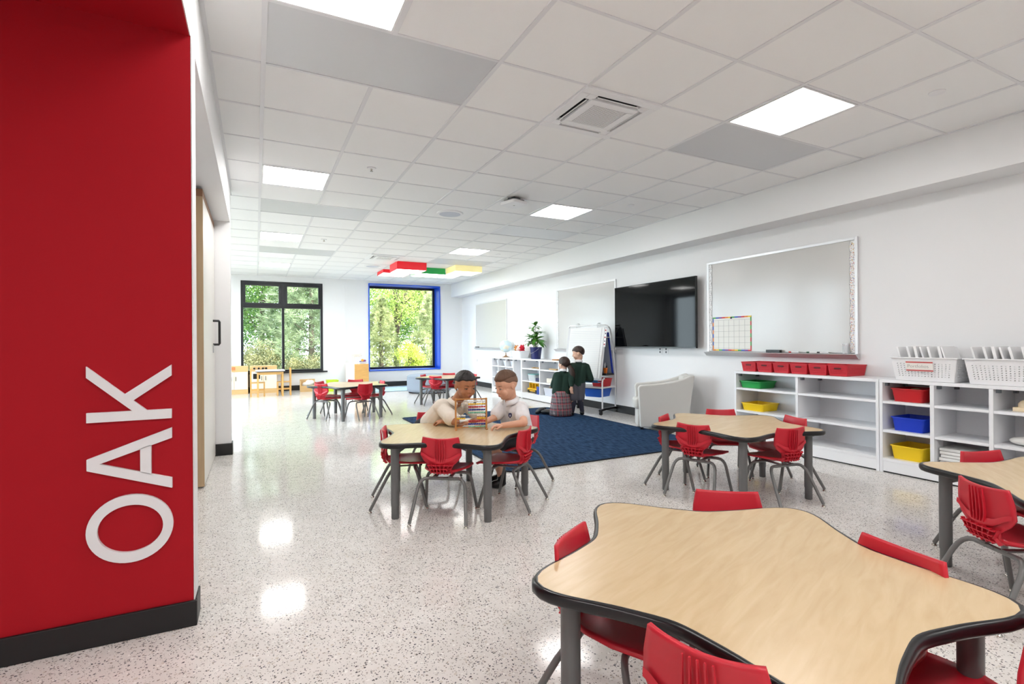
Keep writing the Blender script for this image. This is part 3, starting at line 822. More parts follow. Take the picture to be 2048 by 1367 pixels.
# paper stacks and odd pieces in the right-hand bays
for k in range(6):
    o = MB().box(-0.13, 0.13, -0.15, 0.15, 0, 0.022).build('paper_stack', mat('paper_white', (238, 238, 236), 0.7), None, None, 0.002)
    o.location = (4.985 + 0.006 * (k % 2), 1.935 + 0.005 * (k % 3), 0.1245 + 0.0255 * k); tag(o, 'ream of white paper in the bottom bay right of the yellow bin, layer %s' % ('lowest', 'second', 'third', 'fourth', 'fifth', 'topmost')[k], 'paper', 'paper reams in the bottom bay')
e = thing('wooden_castle_toy', 'pale wooden toy with a rounded top in the upper bay by the photo edge', 'toy', (4.93, 1.60, 0.6125))
MB().box(-0.05, 0.05, -0.06, 0.06, 0, 0.03).build('base', WOOD_L, e, bevel=0.003)
MB().lathe([(0.045, 0.03), (0.045, 0.055), (0.03, 0.075), (0.01, 0.085)], 18).build('dome', WOOD_L, e, 40)
o = MB().ell((0, 0, 0.03), (0.08, 0.10, 0.03), None, 18, 10).build('folded_cloth', mat('white_cloth', (232, 230, 226), 0.9, bump=(40, .5, .01)), None, 60); o.location = (4.95, 1.60, 0.3655); tag(o, 'crumpled white cloth on the middle shelf by the photo edge', 'cloth')

# red perforated baskets
def perf_basket(e, a, b_, h, taper, m, nx, ny, nside, rim=0.006, t=0.012, frac=0.4, band=0.02):
    """perforated basket: a = half size along X, b_ = half along Y"""
    B = [(-a + taper, -b_ + taper), (a - taper, -b_ + taper), (a - taper, b_ - taper), (-a + taper, b_ - taper)]
    T = [(-a, -b_), (a, -b_), (a, b_), (-a, b_)]
    w = MB()
    for k in range(4):
        b0, b1, t0, t1 = B[k], B[(k + 1) % 4], T[k], T[(k + 1) % 4]
        f0, f1 = band / h, 1 - band * 1.3 / h
        P = lambda u, v: tuple((b0[i] * (1 - u) + b1[i] * u) * (1 - v) + (t0[i] * (1 - u) + t1[i] * u) * v for i in range(2)) + (v * h,)
        su = 0.06
        perforated(w, P(su, f0), P(1 - su, f0), P(1 - su, f1), P(su, f1), nside if k in (0, 2) else nx, ny, frac, frac)
        for u0, u1, v0, v1 in ((0, 1, 0, f0), (0, 1, f1, 1), (0, su, f0, f1), (1 - su, 1, f0, f1)):
            w.add([P(u0, v0), P(u1, v0), P(u1, v1), P(u0, v1)], [(0, 1, 2, 3)])
    w.add([(x, y, 0) for x, y in B], [(3, 2, 1, 0)])
    bd = w.build('wall', m, e)
    solid(bd, 0.003, 1)
    rm = MB(); q = rim
    for z0, z1 in ((h - 0.004, h + 0.006),):
        rm.box(-a - q, a + q, -b_ - q, -b_ + 0.002, z0, z1).box(-a - q, a + q, b_ - 0.002, b_ + q, z0, z1).box(-a - q, -a + 0.002, -b_ + 0.002, b_ - 0.002, z0, z1).box(a - 0.002, a + q, -b_ + 0.002, b_ - 0.002, z0, z1)
    rm.build('rim', m, e, bevel=0.003)
ords = ('first', 'second', 'third', 'fourth', 'fifth', 'sixth')
RB = mat('red_basket_plastic', (200, 30, 46), 0.5)
RBD = mat('slot_shade_red', (92, 10, 18), 0.6)
pb_ = None
for k in range(6):
    y = 3.855 - 0.193 * k
    lb = 'red perforated basket on the low shelf, %s in the row counting from the armchair' % ords[k]
    if pb_ is None:
        e = pb_ = thing('red_basket', lb, 'basket', (5.02, y, TOPZ + 0.004), 0, 'row of red baskets')
        perf_basket(e, 0.15, 0.089, 0.095, 0.012, RB, 14, 5, 14, frac=0.42, band=0.014)
        c = MB().prism(rrect(-.032, .032, -.008, .008, .0075, 4), -0.002, 0.002).build('slot_shade_piece', RBD, e)  # dark piece coloured as the shade of an open handle slot
        c.rotation_euler = (R(90), 0, R(90 - 7 * 0)); c.location = (-0.1525, 0, 0.068)
    else:
        e = copy_tree(pb_); tag(e, lb, 'basket', 'row of red baskets')
    e.location = (5.02, y, TOPZ + 0.004)
# white file baskets with folders
PAP = mat('white_folder', (242, 242, 243), 0.6)
for k, (y, lb) in enumerate(((2.185, 'white perforated basket labelled Portfolios on the low shelf'), (1.685, 'white perforated basket without a label, cut by the right edge'))):
    e = thing('file_basket', lb, 'basket', (4.985, y, TOPZ + 0.004), 0, 'white file baskets')
    perf_basket(e, 0.17, 0.225, 0.185, 0.025, PLASTIC_W, 16, 7, 10, rim=0.012, frac=0.32, band=0.03)
    if k == 0:
        cd = MB().box(-0.002, 0.0, -0.095, 0.095, 0, 0.085).build('name_card', mat('card_white', (240, 236, 230), 0.6), e); cd.location = (-0.1665, 0.02, 0.075); cd.rotation_euler = (0, R(-7.7), 0)
        for z in (0.004, 0.071):
            MB().box(-0.0028, -0.002, -0.094, 0.094, z, z + 0.011).build('red_stripe', mat('card_red', (200, 90, 90), 0.6), cd)
        tx = bpy.data.curves.new('lettering', 'FONT'); tx.body = 'Portfolios'; tx.size = 0.038; tx.extrude = 0.0003; tx.offset = -0.0009; tx.align_x = 'CENTER'
        t0 = bpy.data.objects.new('lettering_source', tx); COL.objects.link(t0)
        bpy.context.view_layer.update(); tm = bpy.data.meshes.new_from_object(t0.evaluated_get(bpy.context.evaluated_depsgraph_get())); bpy.data.objects.remove(t0)
        to = obj('lettering', tm, cd); to.location = (-0.0025, 0.01, 0.032)
        to.rotation_euler = (R(90), 0, R(-90)); tm.materials.clear(); tm.materials.append(mat('pencil_grey', (110, 108, 108), 0.7))
    for j in range(7):
        yy = y + 0.165 - 0.052 * j - 0.01 * (j % 2)
        o = MB().box(-0.12, 0.12, -0.006 - 0.004 * (j % 3), 0.006, 0, 0.275).build('folder', PAP, None, None, 0.002)
        o.location = (4.985, yy - 0.03, TOPZ + 0.013)
        o.rotation_euler = (R(-15 + 2 * (j % 3)), 0, 0)
        tag(o, 'white folder leaning in the %s file basket, %s from the far end' % (('labelled', 'unlabelled')[k], (ords + ('seventh',))[j]), 'folder', 'white folders in the file baskets')

# ------------------------------------------------------------------ whiteboards
BOARD = mat('whiteboard_surface', (202, 200, 197), 0.16)
BFRAME = mat('whiteboard_frame', (226, 226, 228), 0.35, metal=0.3)
TRAYM = mat('whiteboard_tray', (206, 206, 208), 0.35, metal=0.3)
def whiteboard(label, y0, y1, z0, z1):
    e = thing('whiteboard', label, 'whiteboard', (XR, (y0 + y1) / 2, z0), 0, 'wall whiteboards')
    h = (y1 - y0) / 2; H_ = z1 - z0; f = 0.028
    MB().box(-0.014, -0.001, -h + f, h - f, f * 0.5, H_ - f).build('writing_surface', BOARD, e)
    m = MB()
    for s in (-1, 1): m.box(-0.022, -0.001, s * h, s * (h - f), 0, H_)
    m.box(-0.022, -0.001, -h + f, h - f, H_ - f, H_)
    m.build('frame', BFRAME, e, bevel=0.002)
    t = MB(); a = h + 0.01
    prof = [(-0.001, 0.008), (-0.075, 0.004), (-0.08, 0.0), (-0.03, -0.045), (-0.001, -0.045)]
    n = len(prof)
    t.add([(x, -a, z) for x, z in prof] + [(x, a, z) for x, z in prof], [tuple(range(n)), tuple(range(2 * n - 1, n - 1, -1))] + [((k + 1) % n, k, n + k, n + (k + 1) % n) for k in range(n)])
    t.build('marker_tray', TRAYM, e, bevel=0.002)
    return e
ZT = 1.0
whiteboard('large whiteboard with dotted borders above the red baskets', 2.868, 4.690, ZT - 0.006, 2.128)
whiteboard('whiteboard behind the chart easel beside the television', 6.543, 8.354, ZT - 0.006, 2.135)
whiteboard('farthest whiteboard, glossy with reflections, behind the globe', 10.525, 12.37, ZT - 0.006, 2.135)
# scalloped dotted border strips
def wavy(label, yc, flip, z0, z1, xs, cols, seed):
    e = thing('border_strip', label, 'border', (xs, yc, z0)); rnd = random.Random(seed)
    n = 90; L_ = z1 - z0; rows = []
    amp = lambda z: 0.012 * abs(math.sin(z / L_ * PI * 9))
    m = MB(); A = []; Bp = []
    for k in range(n + 1):
        z = L_ * k / n
        A.append((-0.0015, flip * 0.026, z)); Bp.append((-0.0015, -flip * (0.012 + amp(z)), z))
    m.grid([A, Bp]); o = m.build('strip', mat('strip_white', (240, 240, 240), 0.6), e); solid(o, 0.0012, 0)
    for ci, c in enumerate(cols):
        d = MB()
        for _ in range(70):
            z = rnd.uniform(0.01, L_ - 0.01); y = rnd.uniform(-flip * (0.010 + amp(z)), flip * 0.022); r = rnd.uniform(0.002, 0.0038)
            d.add([(-0.0024, y + r * math.cos(t * PI / 3), z + r * math.sin(t * PI / 3)) for t in range(6)], [tuple(range(6))])
        q = d.build('confetti_dots', mat('dot_%d_%d_%d' % c, c, 0.6), e); q['kind'] = 'stuff'
    ln = MB().tube([(-0.0025, p[1], p[2]) for p in Bp], 0.0013, 5).build('scallop_line', mat('scallop_grey', (96, 92, 96), 0.6), e)
    return e
CONF = [(226, 130, 40), (60, 70, 170), (214, 60, 60), (226, 190, 40), (40, 40, 50)]
wavy('confetti dotted border strip down the frame side nearest the white folders', 2.922, -1, ZT + 0.01, 2.095, XR - 0.0143, CONF, 3)
wavy('dark scalloped border strip down the television side of the large whiteboard', 4.636, 1, ZT + 0.01, 2.095, XR - 0.0143, [(60, 60, 64), (110, 106, 110), (150, 90, 90)], 5)
wavy('scalloped border strip down the far side of the whiteboard behind the easel', 8.30, 1, ZT + 0.01, 2.10, XR - 0.0143, [(60, 60, 64), (120, 110, 110)], 6)
# calendar chart
e = thing('calendar_chart', 'blank calendar chart with a rainbow border on the large whiteboard', 'calendar', (XR - 0.0145, 4.325, ZT + 0.012))
MB().box(-0.002, 0, -0.28, 0.28, 0, 0.415).build('sheet', mat('chart_paper', (238, 238, 232), 0.6), e)
rb = [(206, 50, 60), (230, 130, 40), (236, 200, 50), (70, 160, 70), (50, 90, 180), (120, 60, 150)]
seg = MB
kk = 0
for s in range(12):
    a, b_ = -0.28 + 0.56 * s / 12, -0.28 + 0.56 * (s + 1) / 12
    for z0, z1 in ((0, 0.016), (0.399, 0.415)):
        MB().box(-0.0032, -0.002, a, b_, z0, z1).build('border_piece', mat('rainbow_%d' % ((s + kk) % 6), rb[(s + kk) % 6], 0.6), e); kk += 2
for s in range(8):
    a, b_ = 0.016 + 0.383 * s / 8, 0.016 + 0.383 * (s + 1) / 8
    for y in (-0.28, 0.266):
        MB().box(-0.0032, -0.002, y, y + 0.014, a, b_).build('border_piece', mat('rainbow_%d' % ((s + kk) % 6), rb[(s + kk) % 6], 0.6), e); kk += 1
g = MB()
for k in range(1, 7): y = -0.266 + 0.532 * k / 7; g.box(-0.0028, -0.002, y - 0.001, y + 0.001, 0.016, 0.375)
for k in range(0, 6): z = 0.03 + 0.345 * k / 5; g.box(-0.0028, -0.002, -0.266, 0.266, z - 0.001, z + 0.001)
g.build('grid_lines', mat('chart_line', (150, 150, 150), 0.6), e)
mg = MB().lathe([(0.010, 0), (0.012, 0.002), (0.012, 0.008), (0.008, 0.012)], 14).build('magnet', mat('navy_magnet', (20, 26, 70), 0.4), e, 40)
mg.rotation_euler = (0, R(-90), 0); mg.location = (-0.002, 0, 0.40)
# things on the marker tray
XTY = XR - 0.045; ZTY = ZT + 0.0005
o = MB().box(-0.02, 0.02, -0.085, 0.085, 0, 0.03).build('eraser', BLACKP, None, None, 0.003); o.location = (XTY, 3.74, ZTY); tag(o, 'black whiteboard eraser on the marker tray', 'eraser')
for y, c, lb in ((3.50, (190, 40, 40), 'white marker with a red cap on the tray next to the eraser'), (3.30, (30, 90, 60), 'white marker with a green cap on the tray'), (3.19, (24, 24, 30), 'white marker with a black cap on the tray, nearest the cup')):
    e = thing('marker', lb, 'marker', (XTY, y, ZTY + 0.008)); MB().cyl((0, -0.055, 0), (0, 0.03, 0), 0.0075, n=12).build('barrel', PLASTIC_W, e, 40); MB().cyl((0, 0.03, 0), (0, 0.06, 0), 0.008, n=12).build('cap', mat('cap_%d' % c[0], c, 0.4), e, 40)
e = thing('mesh_cup', 'clear cup with a handle standing on the marker tray', 'cup', (XR - 0.053, 2.965, ZTY))
MB().lathe([(0.022, 0.0), (0.026, 0.10), (0.0275, 0.10), (0.0275, 0.104), (0.0245, 0.104), (0.021, 0.004)], 24).build('body', CLEARP, e, 50)
MB().tube([(-0.028, 0.026 * math.cos(t * PI / 8), 0.100 - 0.02 * math.sin(t * PI / 8)) for t in range(9)], 0.0015, 6).build('handle', PLASTIC_W, e)
o = MB().box(-0.02, 0.02, -0.10, 0.10, 0, 0.022).build('eraser', BLACKP, None, None, 0.003); o.location = (XTY, 12.22, ZTY); tag(o, 'small black eraser at the corner of the farthest whiteboard tray', 'eraser')

# ------------------------------------------------------------------ television
e = thing('television', 'large black flat television on the wall beside the easel', 'television', (XR, 5.625, 1.04))
MB().box(-0.11, -0.075, -0.829, 0.829, 0, 0.936).build('body', BLACKP, e, bevel=0.003)
MB().box(-0.112, -0.1105, -0.821, 0.821, 0.018, 0.928).build('screen', mat('black_screen', (4, 5, 7), 0.05, spec=0.16), e)
MB().box(-0.1125, -0.1105, -0.829, 0.829, 0.0, 0.014).build('lower_bezel', mat('bezel_grey', (70, 72, 74), 0.3, metal=.6), e)
MB().box(-0.075, -0.0, -0.25, 0.25, 0.25, 0.65).build('wall_mount', BLACKP, e)
for y, lb in ((5.56, 'wall outlet under the television with a dark plug'), (5.44, 'plain wall outlet under the television')):
    e = thing('wall_outlet', lb, 'outlet', (XR, y, 1.0)); MB().box(-0.006, 0, -0.036, 0.036, -0.055, 0.055).build('plate', PLASTIC_W, e, bevel=0.002)
    MB().box(-0.008, -0.006, -0.012, 0.012, -0.035, -0.008).build('socket', mat('socket_grey', (90, 90, 92), .5), e); MB().box(-0.008, -0.006, -0.012, 0.012, 0.008, 0.035).build('socket', MATS['socket_grey'], e)
e = thing('wall_switch', 'small grey wall switch near the far corner', 'switch', (XR, 12.3, 0.66)); MB().box(-0.008, 0, -0.04, 0.04, -0.07, 0.07).build('plate', PLASTIC_W, e, bevel=0.002); MB().box(-0.014, -0.008, -0.012, 0.012, -0.03, 0.03).build('toggle', METAL, e)

# ------------------------------------------------------------------ rugs
def rug(label, x0, x1, y0, y1, h, col, edge, pat):
    e = thing('rug', label, 'rug', ((x0 + x1) / 2, (y0 + y1) / 2, 0))
    a, b_ = (x1 - x0) / 2, (y1 - y0) / 2
    MB().prism(rrect(-a + .02, a - .02, -b_ + .02, b_ - .02, .06), 0.0005, h).build('pile', pat, e, None)
    m = MB(); P = [(x, y, h * 0.5) for x, y in rrect(-a + .012, a - .012, -b_ + .012, b_ - .012, .07)]
    m.tube([(x, y, h * 0.55) for x, y, z in P], h * 0.52, 6, True).build('binding', edge, e, 60)
    return e
RUGM, nt, b = node_mat('navy_carpet')
tc = nt.nodes.new('ShaderNodeTexCoord'); mp = nt.nodes.new('ShaderNodeMapping'); mp.inputs['Scale'].default_value = (60, 9, 1); nt.links.new(tc.outputs['Object'], mp.inputs[0])
nz = nt.nodes.new('ShaderNodeTexNoise'); nz.inputs['Scale'].default_value = 1.0; nz.inputs['Detail'].default_value = 6; nt.links.new(mp.outputs[0], nz.inputs['Vector'])
cr = nt.nodes.new('ShaderNodeValToRGB'); cr.color_ramp.elements[0].position = 0.35; cr.color_ramp.elements[0].color = srgb(22, 40, 66); cr.color_ramp.elements[1].position = 0.68; cr.color_ramp.elements[1].color = srgb(54, 82, 116)
nt.links.new(nz.outputs['Fac'], cr.inputs[0]); nt.links.new(cr.outputs[0], b.inputs['Base Color']); b.inputs['Roughness'].default_value = 0.95; b.inputs['Specular IOR Level'].default_value = 0.1
n2 = nt.nodes.new('ShaderNodeTexNoise'); n2.inputs['Scale'].default_value = 350; nt.links.new(tc.outputs['Object'], n2.inputs['Vector'])
bp = nt.nodes.new('ShaderNodeBump'); bp.inputs['Strength'].default_value = 0.6; bp.inputs['Distance'].default_value = 0.004; nt.links.new(n2.outputs['Fac'], bp.inputs['Height']); nt.links.new(bp.outputs[0], b.inputs['Normal'])
rug('large navy blue carpet in front of the easel and armchair', 1.94, 4.50, 3.95, 7.60, 0.011, None, mat('navy_binding', (16, 22, 34), 0.8), RUGM)
rug('small pale blue patterned rug under the blue window', 2.42, 4.4, 11.84, 13.2, 0.008, None, mat('pale_binding', (96, 120, 140), 0.8), mat('pale_blue_carpet', (172, 198, 214), 0.95, noise=((7, 7, 1), 0.25, 3)))

# ------------------------------------------------------------------ armchair, facing the carpet
CREAM = mat('cream_upholstery', (208, 206, 201), 0.85, bump=(500, 0.25, 0.001), sheen=0.2)
e = thing('armchair', 'cream upholstered tub armchair against the whiteboard wall', 'armchair', (4.735, 5.045, 0.013), R(146 - 180))
def armside(y0, y1, nm):
    pr_ = [(-0.33, 0.03), (-0.345, 0.35), (-0.355, 0.52), (-0.345, 0.55), (-0.32, 0.563), (-0.2, 0.570), (-0.05, 0.585), (0.1, 0.61), (0.22, 0.645), (0.33, 0.688), (0.362, 0.692), (0.372, 0.675), (0.362, 0.60), (0.33, 0.40), (0.295, 0.03)]
    pr_ = [(x * 0.95, z) for x, z in pr_]
    n = len(pr_); m = MB()
    m.add([(x, y0, z) for x, z in pr_] + [(x, y1, z) for x, z in pr_], [tuple(range(n)), tuple(range(2 * n - 1, n - 1, -1))] + [((k + 1) % n, k, n + k, n + (k + 1) % n) for k in range(n)])
    return m.build(nm, CREAM, e, 60, 0.016, 4)
armside(-0.23, -0.145, 'arm'); armside(0.145, 0.23, 'arm')
m = MB(); m.hexa([(0.17, -0.144, 0.03), (0.27, -0.144, 0.03), (0.27, 0.144, 0.03), (0.17, 0.144, 0.03)], [(0.23, -0.144, 0.675), (0.335, -0.144, 0.685), (0.335, 0.144, 0.685), (0.23, 0.144, 0.675)])
m.build('backrest', CREAM, e, 60, 0.02, 3)
MB().box(-0.34, 0.20, -0.144, 0.144, 0.03, 0.25).build('base', CREAM, e, 60, 0.015, 3)
MB().box(-0.375, 0.21, -0.143, 0.143, 0.251, 0.39).build('seat_cushion', CREAM, e, 60, 0.035, 4)
for sx in (-0.29, 0.24):
    for sy in (-0.185, 0.185): MB().cyl((sx, sy, 0.0), (sx, sy, 0.035), 0.018, 0.022, 12).build('foot', BLACKP, e)

# ------------------------------------------------------------------ chart easel on casters
TUBEW = mat('white_tube', (232, 232, 232), 0.3, metal=0.2)
e = thing('chart_easel', 'white rolling chart easel with ruled paper pad, bins and marker cup', 'easel', (4.815, 6.815, 0), R(-68.4))
for s in (-1, 1):
    x = s * 0.375
    MB().tube([(x, 0.0, 1.37), (x, 0.05, 1.33), (x, 0.09, 1.22), (x, 0.15, 0.95), (x, 0.2, 0.62), (x, 0.2, 0.30), (x, 0.2, 0.09)], 0.012, 10).build('rear_post', TUBEW, e, 50)
    MB().tube([(x, -0.13, 0.56), (x, -0.17, 0.55), (x, -0.19, 0.50), (x, -0.19, 0.30), (x, -0.19, 0.09)], 0.012, 10).build('front_post', TUBEW, e, 50)
    MB().tube([(x * .96, 0.09, 1.2), (x * .96, -0.05, 1.2)], 0.008, 8).build('side_brace', TUBEW, e, 50)
    f = MB(); pf = [(-0.26, 0.055), (-0.26, 0.085), (-0.16, 0.10), (0.16, 0.10), (0.27, 0.085), (0.27, 0.055), (0.12, 0.07), (-0.1, 0.07)]
    n = len(pf); f.add([(x - 0.025, y, z) for y, z in pf] + [(x + 0.025, y, z) for y, z in pf], [tuple(range(n - 1, -1, -1)), tuple(range(n, 2 * n))] + [(k, (k + 1) % n, n + (k + 1) % n, n + k) for k in range(n)])
    f.build('foot_bar', BLACKP, e, None, 0.004)
    for y in (-0.235, 0.245):
        c = MB().cyl((x - 0.014, y, 0.032), (x + 0.014, y, 0.032), 0.032, n=20).build('caster', BLACKP, e, 40)
        MB().cyl((x, y, 0.03), (x, y, 0.066), 0.01, n=8).build('stem', METAL, c)
MB().tube([(-0.375, 0, 1.37), (-0.345, -0.01, 1.392), (0.345, -0.01, 1.392), (0.375, 0, 1.37)], 0.012, 10).build('top_bar', TUBEW, e, 50)
sl = (0.20 - 0.03) / (1.36 - 0.53)
def slant(z): return -0.20 + (z - 0.53) * sl
def plate(nm, x0, x1, z0, z1, off, th, m, par):
    q = MB(); y0, y1 = slant(z0) + off, slant(z1) + off
    q.hexa([(x0, y0, z0), (x1, y0, z0), (x1, y0 + th, z0), (x0, y0 + th, z0)], [(x0, y1, z1), (x1, y1, z1), (x1, y1 + th, z1), (x0, y1 + th, z1)])
    return q.build(nm, m, par)
plate('backing_board', -0.36, 0.36, 0.53, 1.36, 0.0, 0.012, mat('easel_board', (214, 214, 216), 0.4), e)
pad = plate('paper_pad', -0.31, 0.335, 0.56, 1.355, -0.016, 0.014, mat('pad_paper', (240, 240, 238), 0.7), e)
rl = MB()
for k in range(25):
    z = 0.60 + 0.029 * k; y = slant(z) - 0.0172
    rl.box(-0.30, 0.325, y - 0.0002, y + 0.0008, z, z + 0.002)
q = rl.build('ruled_lines', mat('pad_line', (190, 196, 206), 0.7), pad); q['kind'] = 'stuff'
plate('margin_line', 0.29, 0.293, 0.56, 1.35, -0.018, 0.0015, mat('margin_dark', (90, 84, 90), 0.7), pad)
mk = plate('magnet_strip', 0.345, 0.385, 1.05, 1.34, -0.02, 0.003, mat('strip_paper', (240, 238, 238), 0.6), e)
for k, z in enumerate((1.30, 1.25, 1.19, 1.13, 1.08)):
    plate('printed_note', 0.353 + .004 * (k % 2), 0.375, z, z + 0.02, -0.0215, 0.0015, mat('note_%d' % (k % 2), ((170, 60, 70), (70, 70, 90))[k % 2], 0.6), mk)
for x in (-0.20, 0.20):
    MB().tube([(x, -0.005 + 0.045 * math.cos(t * PI / 8), 1.385 + 0.045 * math.sin(t * PI / 8)) for t in range(16)], 0.003, 6, True).build('ring', METAL, e, 60)
    MB().tube([(x + 0.02, -0.005 + 0.045 * math.cos(t * PI / 8), 1.385 + 0.045 * math.sin(t * PI / 8)) for t in range(16)], 0.003, 6, True).build('ring', METAL, e, 60)
# rear panel with a blue edge
m = MB(); m.hexa([(-0.335, 0.165, 0.62), (0.335, 0.165, 0.62), (0.335, 0.175, 0.62), (-0.335, 0.175, 0.62)], [(-0.335, 0.03, 1.27), (0.335, 0.03, 1.27), (0.335, 0.04, 1.27), (-0.335, 0.04, 1.27)])
rp_ = m.build('rear_panel', mat('panel_grey', (150, 156, 168), 0.5), e)
for x0, x1 in ((-0.36, -0.3355), (0.3355, 0.36)):
    m = MB(); m.hexa([(x0, 0.16, 0.62), (x1, 0.16, 0.62), (x1, 0.18, 0.62), (x0, 0.18, 0.62)], [(x0, 0.025, 1.28), (x1, 0.025, 1.28), (x1, 0.045, 1.28), (x0, 0.045, 1.28)])
    m.build('blue_edge', mat('royal_blue', (20, 50, 160), 0.4), rp_)
MB().box(-0.36, 0.36, -0.06, 0.19, 0.60, 0.63).build('upper_tray', BLACKP, e, bevel=0.004)
MB().box(-0.385, 0.385, -0.21, 0.21, 0.405, 0.425).build('shelf', mat('easel_shelf', (226, 226, 228), 0.4), e, bevel=0.003)
MB().box(-0.34, 0.36, -0.30, -0.205, 0.50, 0.515).build('front_ledge', mat('teal_ledge', (44, 96, 140), 0.4), e, bevel=0.003)
MB().box(-0.34, 0.36, -0.30, -0.292, 0.515, 0.54).build('ledge_lip', MATS['teal_ledge'], e)
EX = Matrix.Translation((4.815, 6.815, 0)) @ Matrix.Rotation(R(-68.4), 4, 'Z')
def on_easel(o, p, rz=0): o.location = EX @ Vector(p); o.rotation_euler.z = R(-68.4) + rz
o = tub('easel_bin', 'red bin on the easel shelf beneath the marker cup', 'bin', 0, 0, 0, 0.12, 0.13, 0.125, mat('easel_red', (206, 44, 50), .4), taper=0.02); on_easel(o, (0.23, 0.03, 0.4265))
o = tub('easel_bin', 'blue bin hanging under the easel shelf', 'bin', 0, 0, 0, 0.16, 0.17, 0.13, mat('easel_blue', (46, 104, 208), .4), taper=0.025); on_easel(o, (0.17, 0.0, 0.262))
cupm = mat('orange_cup', (236, 120, 30), 0.4)
o = tub_mesh(0.032, 0.032, 0.085, taper=0.006, r=0.028, rim=0.002).build('marker_cup', cupm, None, 40); on_easel(o, (0.29, 0.045, 0.6305)); tag(o, 'orange cup holding markers on the easel', 'cup')
for k, (dx, dy, c, h) in enumerate(((-0.012, 0.0, (240, 240, 240), 0.15), (0.012, 0.006, (20, 20, 24), 0.12), (0.004, -0.012, (240, 240, 240), 0.17), (0.014, -0.008, (20, 20, 24), 0.11))):
    o = MB().cyl((0, 0, 0.006), (dx * 0.8, dy * 0.8, h), 0.007, n=10).build('marker', mat('marker_%d' % c[0], c, 0.4), None, 40)
    on_easel(o, (0.29 + dx * 0.6, 0.045 + dy * 0.6, 0.6305)); tag(o, '%s marker standing in the orange easel cup, %s' % (('white', 'black')[c[0] < 100], ('shorter', 'taller', 'tallest', 'shortest')[k]), 'marker', 'markers in the easel cup')

# ------------------------------------------------------------------ on and in the far shelves
e = thing('globe', 'pale blue world globe on a brown stand on the far shelf', 'globe', (5.0, 10.24, TOPZ + 0.001))
GLOBE, nt, b = node_mat('globe_map'); tc = nt.nodes.new('ShaderNodeTexCoord'); nz = nt.nodes.new('ShaderNodeTexNoise'); nz.inputs['Scale'].default_value = 9; nz.inputs['Detail'].default_value = 5
nt.links.new(tc.outputs['Object'], nz.inputs['Vector']); cr = nt.nodes.new('ShaderNodeValToRGB'); cr.color_ramp.interpolation = 'CONSTANT'
cr.color_ramp.elements[0].color = srgb(196, 220, 228); cr.color_ramp.elements[1].position = 0.55; cr.color_ramp.elements[1].color = srgb(224, 220, 202)
nt.links.new(nz.outputs['Fac'], cr.inputs[0]); nt.links.new(cr.outputs[0], b.inputs['Base Color']); b.inputs['Roughness'].default_value = 0.35
MB().ell((0, 0, 0.25), (0.14, 0.14, 0.14), None, 36, 22).build('ball', GLOBE, e, 179)
MB().tube([(0, 0.148 * math.sin(t), 0.25 - 0.148 * math.cos(t)) for t in [k * PI / 14 for k in range(15)]], 0.004, 6).build('meridian_arm', METAL, e, 60)
MB().lathe([(0.085, 0), (0.085, 0.006), (0.05, 0.02), (0.018, 0.04), (0.010, 0.06), (0.010, 0.104)], 28).build('stand', mat('brown_stand', (140, 100, 60), 0.4), e, 40)
tub('toy_basket', 'white oblong tub of soft toys between the globe and the plant', 'tub', 4.99, 9.52, TOPZ, 0.13, 0.20, 0.155, PLASTIC_W, taper=0.025, r=0.05)
def plush(label, x, y, z, c, s, ear):
    m_ = mat('plush_%d_%d' % c[:2], c, 0.95, bump=(120, 0.6, 0.004))
    e = thing('soft_toy', label, 'soft toy', (x, y, z))
    MB().ell((0, 0, 0.0), (0.06 * s, 0.06 * s, 0.06 * s), None, 16, 10).build('body', m_, e, 179)
    h = MB().ell((-0.015, 0, 0.085 * s), (0.055 * s, 0.06 * s, 0.055 * s), None, 16, 10).build('head', m_, e, 179)
    for q in (-1, 1): MB().ell((-0.01, q * 0.045 * s, 0.135 * s), (0.016, 0.022 * s, 0.024 * s * ear), None, 10, 8).build('ear', m_, h, 179)
    MB().ell((-0.062 * s, 0, 0.075 * s), (0.018, 0.022, 0.016), None, 10, 8).build('muzzle', mat('muzzle_cream', (236, 214, 190), .9), h, 179)
    for q in (-1, 1): MB().ell((-0.064 * s, q * 0.02 * s, 0.1 * s), (0.005, 0.005, 0.005), None, 8, 6).build('eye', BLACKP, h, 179)
plush('brown teddy bear in the white tub', 4.97, 9.63, TOPZ + 0.12, (186, 120, 60), 1.0, 1)
plush('pale pink soft toy in the middle of the white tub', 4.96, 9.51, TOPZ + 0.10, (240, 206, 200), 1.0, 1)
plush('red soft toy in the white tub, nearest the plant', 4.98, 9.40, TOPZ + 0.12, (190, 20, 46), 1.05, 1)
# potted plant in a navy bucket
e = thing('potted_plant', 'leafy green plant in a navy blue bucket on the far shelf', 'plant', (4.96, 8.80, TOPZ + 0.001))
NAVY = mat('navy_bucket', (24, 34, 96), 0.35)
m = tub_mesh(0.12, 0.12, 0.235, taper=0.022, r=0.118, rim=0.005); m.build('bucket', NAVY, e, 40)
MB().tube([(-0.118 * math.sin(t), 0.122 * math.cos(t), 0.215 - 0.10 * math.sin(t)) for t in [k * PI / 16 for k in range(17)]], 0.003, 6).build('bucket_handle', METAL, e, 60)
MB().lathe([(0.10, 0.19), (0.108, 0.20), (0.05, 0.212), (0.01, 0.215)], 24).build('soil', mat('soil', (60, 44, 34), 0.9), e, 60)
LEAFM = mat('plant_leaf', (78, 140, 48), 0.4, noise=((9, 9, 9), 0.25, 3)); STEMM = mat('plant_stem', (96, 110, 60), 0.6)
lm = MB(); rows = []
